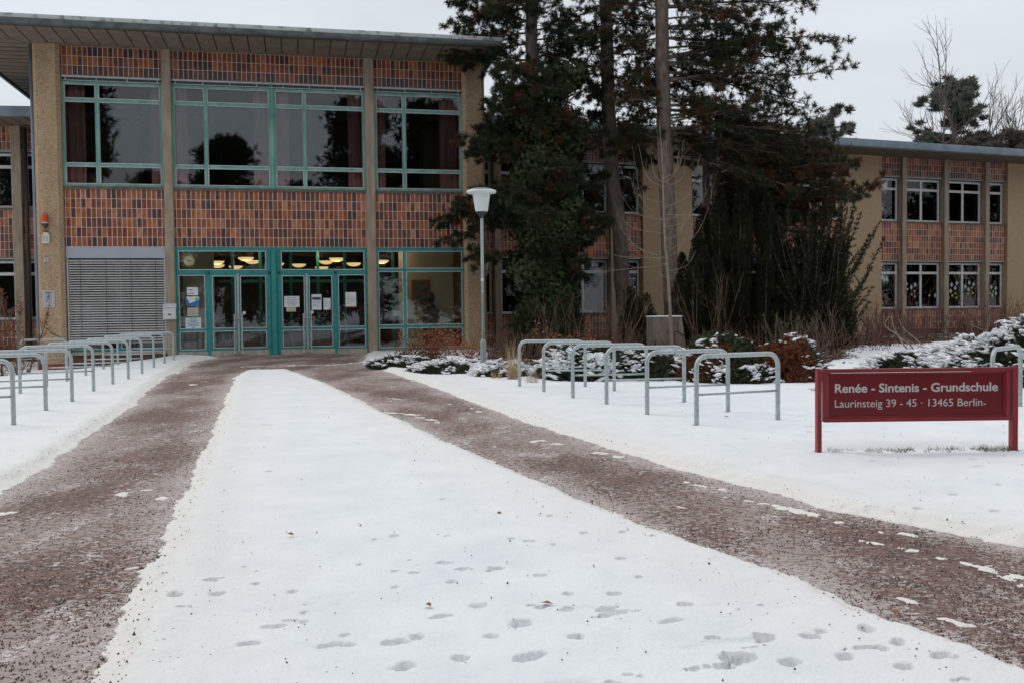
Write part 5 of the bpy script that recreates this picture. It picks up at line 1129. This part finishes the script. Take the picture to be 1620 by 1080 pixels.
# young bare tree with upswept twigs
yt = empty('young_tree', base(1064, 24.0), 0, 'young bare tree with pale upswept twigs in front of the right pine trunk', 'tree'); tb = Tubes(8); b0 = np.array(base(1064, 24.0))
tp = np.array([(1064, 560), (1060, 490), (1056, 430), (1052, 380), (1050, 330), (1049, 290), (1048, 262), (1046, 230), (1043, 190)]); tp3 = np.array([np.array(at(a, b, 24.0)) - b0 for a, b in tp]); tp3[0][2] = -.05; tp3 = catmull(tp3, 5)
tb.add(tp3, .044, .005); tb.build('trunk', 'twig_pale', yt); tb = Tubes(4)
for (y0, x1_, y1_) in ((415, 985, 345), (405, 975, 325), (405, 965, 300), (412, 950, 395), (350, 985, 310), (352, 1000, 230), (350, 995, 272), (335, 1110, 340), (360, 1100, 330), (410, 1090, 330), (395, 1135, 270), (350, 1130, 275), (300, 1010, 228), (284, 1082, 220), (290, 1075, 238), (287, 1028, 235), (300, 1088, 262), (283, 1040, 205), (280, 1055, 222), (420, 950, 430), (425, 1100, 400), (330, 1108, 245), (375, 1085, 345), (320, 1000, 290), (365, 980, 340), (440, 1030, 400)):
    i = int(np.argmin(abs(tp3[:, 2] + b0[2] - at(1050, y0, 24)[2]))); s0 = tp3[i]; e_ = np.array(at(x1_, y1_, 24 + rl(-.8, .8))) - b0; m_ = (s0 + e_) / 2 + np.array([(e_[0] - s0[0]) * .18, 0, -abs(e_[2] - s0[2]) * .22]); c = catmull(np.array([s0, m_, e_]), 5)
    tb.add(c, .0085, .0025)
    for q in range(3): j = int(rl(3, len(c) - 2)); tb.add(curve(c[j], unit(c[j + 1] - c[j]) + rdir(1)[0] * .5, rl(.15, .5), 0, .3, 4, up=.4), .004, .002)
tb.build('twigs', 'twig_pale', yt)
# leafy rust coloured bushes
def leafbush(name, base_, r, n, m, label, cat='shrub', size=.03, stems=14, stem_m='twig_red', group=None):
    root = empty(name, base_, 0, label, cat, group); tb = Tubes(4); P = []
    for k in range(stems):
        a = rl(0, 6.28); f = rl(.2, 1); c = curve((rl(-.15, .15) * r[0], rl(-.1, .1), 0), (math.cos(a) * f * r[0], math.sin(a) * f * r[1], r[2] * rl(.6, 1.2)), r[2] * rl(.9, 1.5), .2, .5, 8); tb.add(c, .010, .003)
        for q in range(n // stems): i = int(rl(2, 8.99)); P.append(c[i] + RNG.normal(size=3) * np.array([.13, .10, .10]))
    tb.build('stem', stem_m, root); leaf_mesh('leaves', np.array(P), size, m, root); return root
LG = 'shrubs with rust brown winter leaves'
leafbush('beech_shrub', base(683, 23.3), (.75, .5, .75), 1500, 'beech_leaf', 'rust leaved bush in front of the right ground floor window', group=LG)
leafbush('beech_shrub', base(728, 22.0), (.55, .4, .55), 550, 'beech_leaf', 'sparser rust leaved bush left of the street lamp', group=LG)
leafbush('beech_shrub', base(640, 23.2), (.35, .3, .35), 420, 'beech_leaf', 'low rust leaved bush at the left of the snowy juniper', group=LG)
leafbush('beech_shrub', base(898, 20.5), (.30, .25, .75), 420, 'beech_leaf', 'small upright sprig with copper leaves behind the right bicycle stands', group=LG, stems=5)
# brown thuja at the left edge
S = [(rl(-.5, .5), rl(-.3, .3), rl(1.2, 2.1), rl(-.35, .35), 0, .32) for k in range(12)]
shrub('thuja_shrub', base(2, 21.5), S, 'rust_brush', 'rust brown dried conifer at the left picture edge', per=14, nl=.07, nw=.014)
# mounds of juniper carrying snow
def mound(name, cx, cy, rx, ry, h, m, label, snowf=.5, m2=None, f2=0, n=2600, group='low junipers carrying snow', seed=1, sag=1.):
    root = empty(name, (cx, cy, float(tz(cx, cy))), 0, label, 'juniper', group)
    a = RNG.uniform(0, 6.28, n); r = np.sqrt(RNG.random(n)); x = np.cos(a) * r; y = np.sin(a) * r
    lump = vnoise((x * rx + 50).astype(np.float32), (y * ry + 50).astype(np.float32), 2.2, 3, seed); z = np.clip(1 - r ** 2.2, 0, 1) ** .6 * (.45 + .85 * lump) * h
    depth = RNG.random(n) ** 2 * .6; P = np.stack([x * rx, y * ry, z * (1 - depth) + .03], 1)
    D = unit(np.stack([x * .8, y * .8, np.full(n, .45)], 1) + rdir(n) * .55)
    pick = RNG.random(n) < f2 * 0 + (vnoise((x * rx + 9).astype(np.float32), (y * ry + 9).astype(np.float32), 1.1, 2, seed + 3) < .5 + (f2 - .5)) * f2 * 1.6 if f2 else np.zeros(n, bool)
    needle_mesh('foliage', P[~pick], D[~pick], .075, .016, m, root, .65, 22, .16)
    if f2: needle_mesh('dead_foliage', P[pick], D[pick], .085, .016, m2, root, .6, 22, .18)
    tb = Tubes(4)
    for k in range(10): tb.add(curve((rl(-.2, .2), 0, 0), (rl(-1, 1) * rx, rl(-1, 1) * ry, h * .6), rx * .8, .1, .3, 6), .018, .006)
    tb.build('stem', 'bark_grey', root)
    # snow: small irregular cushions lying on the sprays, in drifts where the noise says so
    k = np.repeat(np.arange(n), 3)[np.where((np.repeat(vnoise((x * rx + 80).astype(np.float32), (y * ry + 80).astype(np.float32), 3.1, 3, seed + 7), 3) + RNG.random(3 * n) * .30 < snowf + .02) & (np.repeat(depth, 3) < .22))[0]]
    q = P[k] + D[k] * .03 + RNG.normal(size=(len(k), 3)) * np.array([.045, .045, .012]); s = RNG.uniform(.2, 1, len(k)) ** 2.5 * .052 + .007; ico = bmesh.new(); bmesh.ops.create_icosphere(ico, subdivisions=1, radius=1); iv = np.array([v.co[:] for v in ico.verts]); fi = np.array([[v.index for v in f.verts] for f in ico.faces]); ico.free()
    V = iv[None] * (s[:, None, None] * np.array([2.1, .75, .55])) * RNG.uniform(.5, 1.4, (len(k), len(iv), 1)); an = np.arctan2(D[k][:, 1], D[k][:, 0]) + RNG.normal(size=len(k)) * .6; ca_, sa_ = np.cos(an)[:, None], np.sin(an)[:, None]; V = np.stack([V[..., 0] * ca_ - V[..., 1] * sa_, V[..., 0] * sa_ + V[..., 1] * ca_, V[..., 2] + V[..., 0] * .25], -1); V = V + q[:, None, :] + np.array([0, 0, .02]); F = fi[None] + (np.arange(len(k)) * len(iv))[:, None, None]
    if len(k): np_mesh('snow_cover', V.reshape(-1, 3), F.reshape(-1, 3), 'snow_patch', root, smooth=True)
    return root
mound('juniper', *G(645, 580), .95, 1.3, .26, 'juniper', 'low snowy juniper between the doors and the rust leaved bush', .43, n=2200, seed=2)
mound('juniper', *G(712, 590), .95, 1.1, .24, 'juniper', 'low snowy juniper just left of the street lamp', .46, n=2200, seed=3)
mound('juniper', *G(795, 596), .6, .9, .25, 'juniper', 'thin snowy juniper patch just right of the street lamp', .58, n=900, seed=4)
mound('juniper', 1.35, 18.2, .95, 1.25, .72, 'juniper', 'snowy green juniper behind the far right bicycle stands', .50, 'rust_brush', .10, n=3600, seed=5)
mound('juniper', 2.55, 18.0, .85, 1.1, .62, 'juniper', 'juniper with some brown sprays left of the stone block', .42, 'rust_brush', .35, n=2600, seed=6)
mound('juniper', 3.85, 17.3, 1.0, 1.2, .82, 'juniper', 'juniper half green half rust brown behind the near right bicycle stands', .41, 'rust_brush', .48, n=4200, seed=7)
mound('juniper', 4.85, 17.2, .75, 1.0, .78, 'juniper', 'rust brown juniper at the right end of the shrub bed', .36, 'rust_brush', .62, n=2800, seed=8)
mound('juniper', 5.05, 14.6, .42, .5, .16, 'juniper', 'small flat juniper sprig left of the red sign', .5, n=420, seed=9)
mound('juniper', 9.8, 16.5, 2.9, 2.4, 1.02, 'juniper', 'large snow covered juniper mound at the right picture edge behind the sign', .60, 'rust_brush', .06, n=11000, seed=10)
mound('juniper', 7.4, 17.2, 1.1, 1.4, .45, 'juniper', 'lower snowy juniper between the arching stems and the big mound', .52, n=2400, seed=11)
mound('juniper', 5.9, 15.8, .45, .6, .22, 'juniper', 'small dark juniper clump touching the sign at its upper left', .40, n=500, seed=12)
# grass tufts
def tuft(base_, n, h, label):
    P = []; root = empty('grass_tuft', base_, 0, label, 'grass tuft', 'tufts of dry grass'); V = []; F = []
    for k in range(n):
        a = rl(0, 6.28); ln = h * rl(.5, 1.1); c = curve((rl(-.1, .1), rl(-.08, .08), 0), (math.cos(a) * .25, math.sin(a) * .25, 1), ln, .35, .25, 5); w_ = np.array([math.sin(a), math.cos(a), 0]) * .004; i0 = len(V)
        for i, p in enumerate(c): V += [p - w_ * (1 - i / 5.5), p + w_ * (1 - i / 5.5)]
        F += [(i0 + 2 * i, i0 + 2 * i + 1, i0 + 2 * i + 3, i0 + 2 * i + 2) for i in range(5)]
    np_mesh('blades', np.array(V), np.array(F), 'dry_grass', root)
tuft((.02, 17.6, 0), 150, .85, 'tall straw coloured grass tuft beside the farthest right bicycle stand')
tuft((-.30, 17.9, 0), 60, .28, 'low straw coloured grass tuft right of the street lamp')
tuft((.35, 16.8, 0), 60, .35, 'short straw coloured grass tuft between the two farthest right bicycle stands')
# grass showing through the snow under the sign
def sgrass():
    n = 1100; V = []; F = []
    for k in range(n):
        x = rl(2.75, 4.45); y = 8.52 + rl(-.10, .12)
        if vnoise(np.float32([x]), np.float32([y]), 9, 2, 51)[0] < .5 and x < 4.15: continue
        l = rl(.008, .045) * (1.5 if x > 4.15 else 1); a = rl(0, 6.28); dx, dy = math.cos(a) * l * .8, math.sin(a) * l * .8; i0 = len(V)
        V += [(x - .002, y, .045), (x + .002, y, .045), (x + dx, y + dy, .045 + l)]; F.append((i0, i0 + 1, i0 + 2))
    tag(np_mesh('grass', V, F, 'olive_twig'), 'sparse grass blades poking through the snow below the red sign', 'grass', kind='stuff')
sgrass()
# leaf litter, single brown leaves on the snow
for i, (px, py, lb) in enumerate(((1416, 990, 'at the edge of the right path'), (866, 975, 'beside the largest footprint'), (790, 826, 'in the middle of the snow field'), (678, 978, 'above a long scuff mark'), (460, 861, 'left of the middle of the snow field'), (1149, 667, 'between the two nearest right bicycle stands'), (12, 886, 'on the left path'))):
    x, y = G(px, py); m = MB(); k = .028 if i != 5 else .05; m.v = [(-k, 0, 0), (0, -k * .5, .006), (k, 0, .002), (0, k * .5, .008), (0, 0, .014)]; m.f = [(0, 1, 4), (1, 2, 4), (2, 3, 4), (3, 0, 4)]
    o = m.build('fallen_leaf', 'brick_leaf'); o.location = (x, y, .06 if px > 100 else .006); o.rotation_euler = (rl(-.2, .2), rl(-.2, .2), rl(0, 6)); tag(o, 'single orange brown leaf on the ground, ' + lb, 'leaf', 'fallen leaves')

# ================================================================== FAR TREES
def far_pine(name, px, Yd, ztop, r, label, n=26, m=('far_needle', 'far_needle'), flat=.5, low=.45):
    x = at(px, 540, Yd)[0]; T = [(x, Yd, 0), (x + rl(-.4, .4), Yd, ztop * .5), (x, Yd, ztop)]; root = empty(name, (x, Yd, 0), 0, label, 'tree', 'trees beyond the classroom wing'); o = np.array([x, Yd, 0])
    tb = Tubes(7); tb.add(np.array([(0, 0, 0), (rl(-.3, .3), 0, ztop * .5), (0, 0, ztop * .97)]), .28, .08); P = []; D = []
    for k in range(n):
        f = rl(low, 1); h = ztop * f; a = rl(0, 6.28); R0 = r * (1.15 - (f - low) / (1 - low) * .75) * rl(.6, 1.1)
        c = curve((0, 0, h * .96), (math.cos(a), math.sin(a), .25), R0, 0, .4, 6); tb.add(c, .07, .03)
        for j in (3, 4, 5, 6):
            for s_ in range(2 if RNG.random() < .45 else 1):
                cc = c[j] + RNG.normal(size=3) * np.array([.35, .35, .18]); q = 22; u = rdir(q); P.append(cc + u * np.array([.85, .85, .36]) * r * .15 * RNG.random((q, 1)) ** .4); D.append(unit(u + np.array([0, 0, .5])))
    tb.build('trunk', 'far_bark', root); needle_mesh('crown', np.concatenate(P), np.concatenate(D), .36, .075, m[0], root, .8, 7, .3); return root
far_pine('pine_tree', 1508, 66, 17.2, 3.0, 'large pine standing above the right end of the classroom wing roof', 52, low=.5)
far_pine('pine_tree', 1316, 58, 13.6, 2.3, 'small bushy pine just left of where the pale roof edge begins', 26, low=.6)
far_pine('pine_tree', 1448, 70, 13.6, 1.4, 'tip of a small pine behind the roof left of the large pine', 9, low=.75)
far_pine('pine_tree', 1413, 72, 13.0, .9, 'tiny tree tip behind the roof, second left of the large pine', 5, low=.8)
far_pine('pine_tree', 1385, 72, 12.8, .9, 'tiny tree tip behind the roof, third left of the large pine', 5, low=.8)
far_pine('pine_tree', 1560, 62, 12.1, 3.0, 'broad brownish evergreen below the bare tree above the roof', 30, ('far_brown',) * 2, low=.6)
far_pine('pine_tree', 1618, 60, 12.4, 2.6, 'brownish evergreen at the right picture edge above the roof', 28, ('far_brown',) * 2, low=.6)
def bare_tree(px, Yd, ztop, label, spread=1., r=.26, dep=5):
    x = at(px, 540, Yd)[0]; root = empty('bare_tree', (x, Yd, 0), 0, label, 'tree', 'bare trees beyond the classroom wing'); tb = Tubes(5)
    def grow(p, d, ln, rad, k):
        c = curve(p, d, ln, 0, .28, 5, up=.12); tb.add(c, rad, rad * .6)
        if k == 0: return
        for q in range(3 if k > 1 else 4):
            i = 5 if q == 0 else int(rl(2, 5.99)); dd = unit(c[5] - c[4]) + rdir(1)[0] * (.35 if q == 0 else .75) * spread + np.array([0, 0, .15]); grow(c[i], dd, ln * rl(.55, .78), rad * .55, k - 1)
    grow((0, 0, 0), (0, 0, 1), ztop * .42, r, dep); tb.build('trunk', 'far_bark', root)
bare_tree(1572, 68, 17.5, 'tall bare tree with fine twigs above the right end of the roof'); bare_tree(1540, 72, 16.5, 'thinner bare tree between the large pine and the tall bare tree', r=.2); bare_tree(1622, 66, 14.5, 'bare tree cut by the right picture edge', r=.22)
# trees across the street behind the camera: they stand in the windows' reflections
def crown_tree(x, y, z, r, label, src=None, rz=0, scl=1):
    if src is not None:
        o = src.copy(); link(o)
        for c in src.children: cc = c.copy(); link(cc, o)
        o.location = (x, y, 0); o.rotation_euler = (0, 0, rz); o.scale = (scl,) * 3; o['label'] = label; return o
    root = empty('street_tree', (x, y, 0), 0, label, 'tree', 'pines across the street behind the camera'); tb = Tubes(8); tb.add(np.array([(0, 0, 0), (.1, .1, z * .5), (0, 0, z)]), .35, .1); P = []; D = []
    for k in range(80):
        f = rl(.08, 1); a = rl(0, 6.28); R0 = r * (1.2 - f * .75) * rl(.6, 1.1); c = curve((0, 0, z * f * .97), (math.cos(a), math.sin(a), .15), R0, .1, .4, 6); tb.add(c, .08, .02)
        for j in range(2, 7): u = rdir(30); P.append(c[j] + u * r * .26 * RNG.random((30, 1)) ** .4); D.append(unit(u + np.array([0, 0, .4])))
    tb.build('trunk', 'bark_grey', root); needle_mesh('crown', np.concatenate(P), np.concatenate(D), .42, .11, 'needle_green', root, .8, 7, .3); return root
T0 = crown_tree(-20, -13, 18, 4.6, 'broad dark pine across the street, far left behind the camera')
for i, (x, y, rz, s_, lb) in enumerate(((-13, -16, 1.2, 1.05, 'second pine from the left across the street'), (-7.5, -13, 2.2, .62, 'smallest pine across the street, left of centre'), (-2.5, -12, 5.6, .76, 'pine straight behind the camera'), (3, -13, .9, .60, 'lower pine just right behind the camera'), (7.5, -12, 3.3, .95, 'tall pine across the street, right of centre'), (14, -14, 4.1, 1.0, 'pine across the street far right of centre'), (21, -15, 5.0, 1.1, 'tall pine at the far right across the street'), (-27, -15, 2.8, 1.0, 'outermost pine on the left across the street'),
    (48, 4, .4, 1.1, 'nearest pine of the row along the right side of the grounds'), (52, 13, 1.4, .95, 'second pine of the row along the right side of the grounds'), (50, 21, 2.4, 1.15, 'third pine of the row along the right side of the grounds'), (53, 30, 3.4, 1.0, 'farthest pine of the row along the right side of the grounds'), (44, -6, 3.9, .9, 'pine at the corner between the street and the right side'))):
    crown_tree(x, y, 0, 0, lb, T0, rz, s_)

def litter():
    n = 26000; x = RNG.uniform(-1, 15, n).astype(np.float32); y = RNG.uniform(20.5, 36, n).astype(np.float32); k = RNG.random(n) < bed(x, y) * .8 + .02; x, y = x[k], y[k]
    P = np.stack([x, y, RNG.uniform(.005, .09, len(x)) + .03], 1); o = leaf_mesh('leaf_litter', P, .045, 'litter_leaf', None, np.tile([0, 0, 1.], (len(x), 1)), .6); tag(o, 'brown leaf litter lying under the pines and shrubs', 'leaf litter', kind='stuff')
mat('litter_leaf', (.06, .032, .02), (.16, .08, .045), 5, .9)
litter()
UG = 'low brown undergrowth below the pines'
for (px, d_, n, h, w_, lb) in ((800, 26, 40, .9, 1.0, 'low brown undergrowth behind the street lamp'), (880, 24.5, 40, .8, 1.1, 'low brown undergrowth behind the farthest right bicycle stands'), (940, 26.5, 50, 1.0, 1.2, 'low brown undergrowth in front of the middle pine'), (1010, 26, 40, .9, .8, 'low brown undergrowth just left of the stone block'), (1100, 24.6, 50, .8, .8, 'low brown undergrowth just right of the stone block'), (1190, 25, 60, .9, 1.2, 'low brown undergrowth in front of the tall yew'), (1345, 27.5, 60, .9, 1.1, 'low brown undergrowth at the right foot of the open yew'), (1410, 31, 70, 1.1, 1.4, 'low brown undergrowth beyond the strip of snow')):
    bare('undergrowth', base(px, d_), n, h, .8, 'twig_red' if n > 45 else 'twig_brown', lb, 'undergrowth', group=UG, w=w_, r=.009, sub=4)
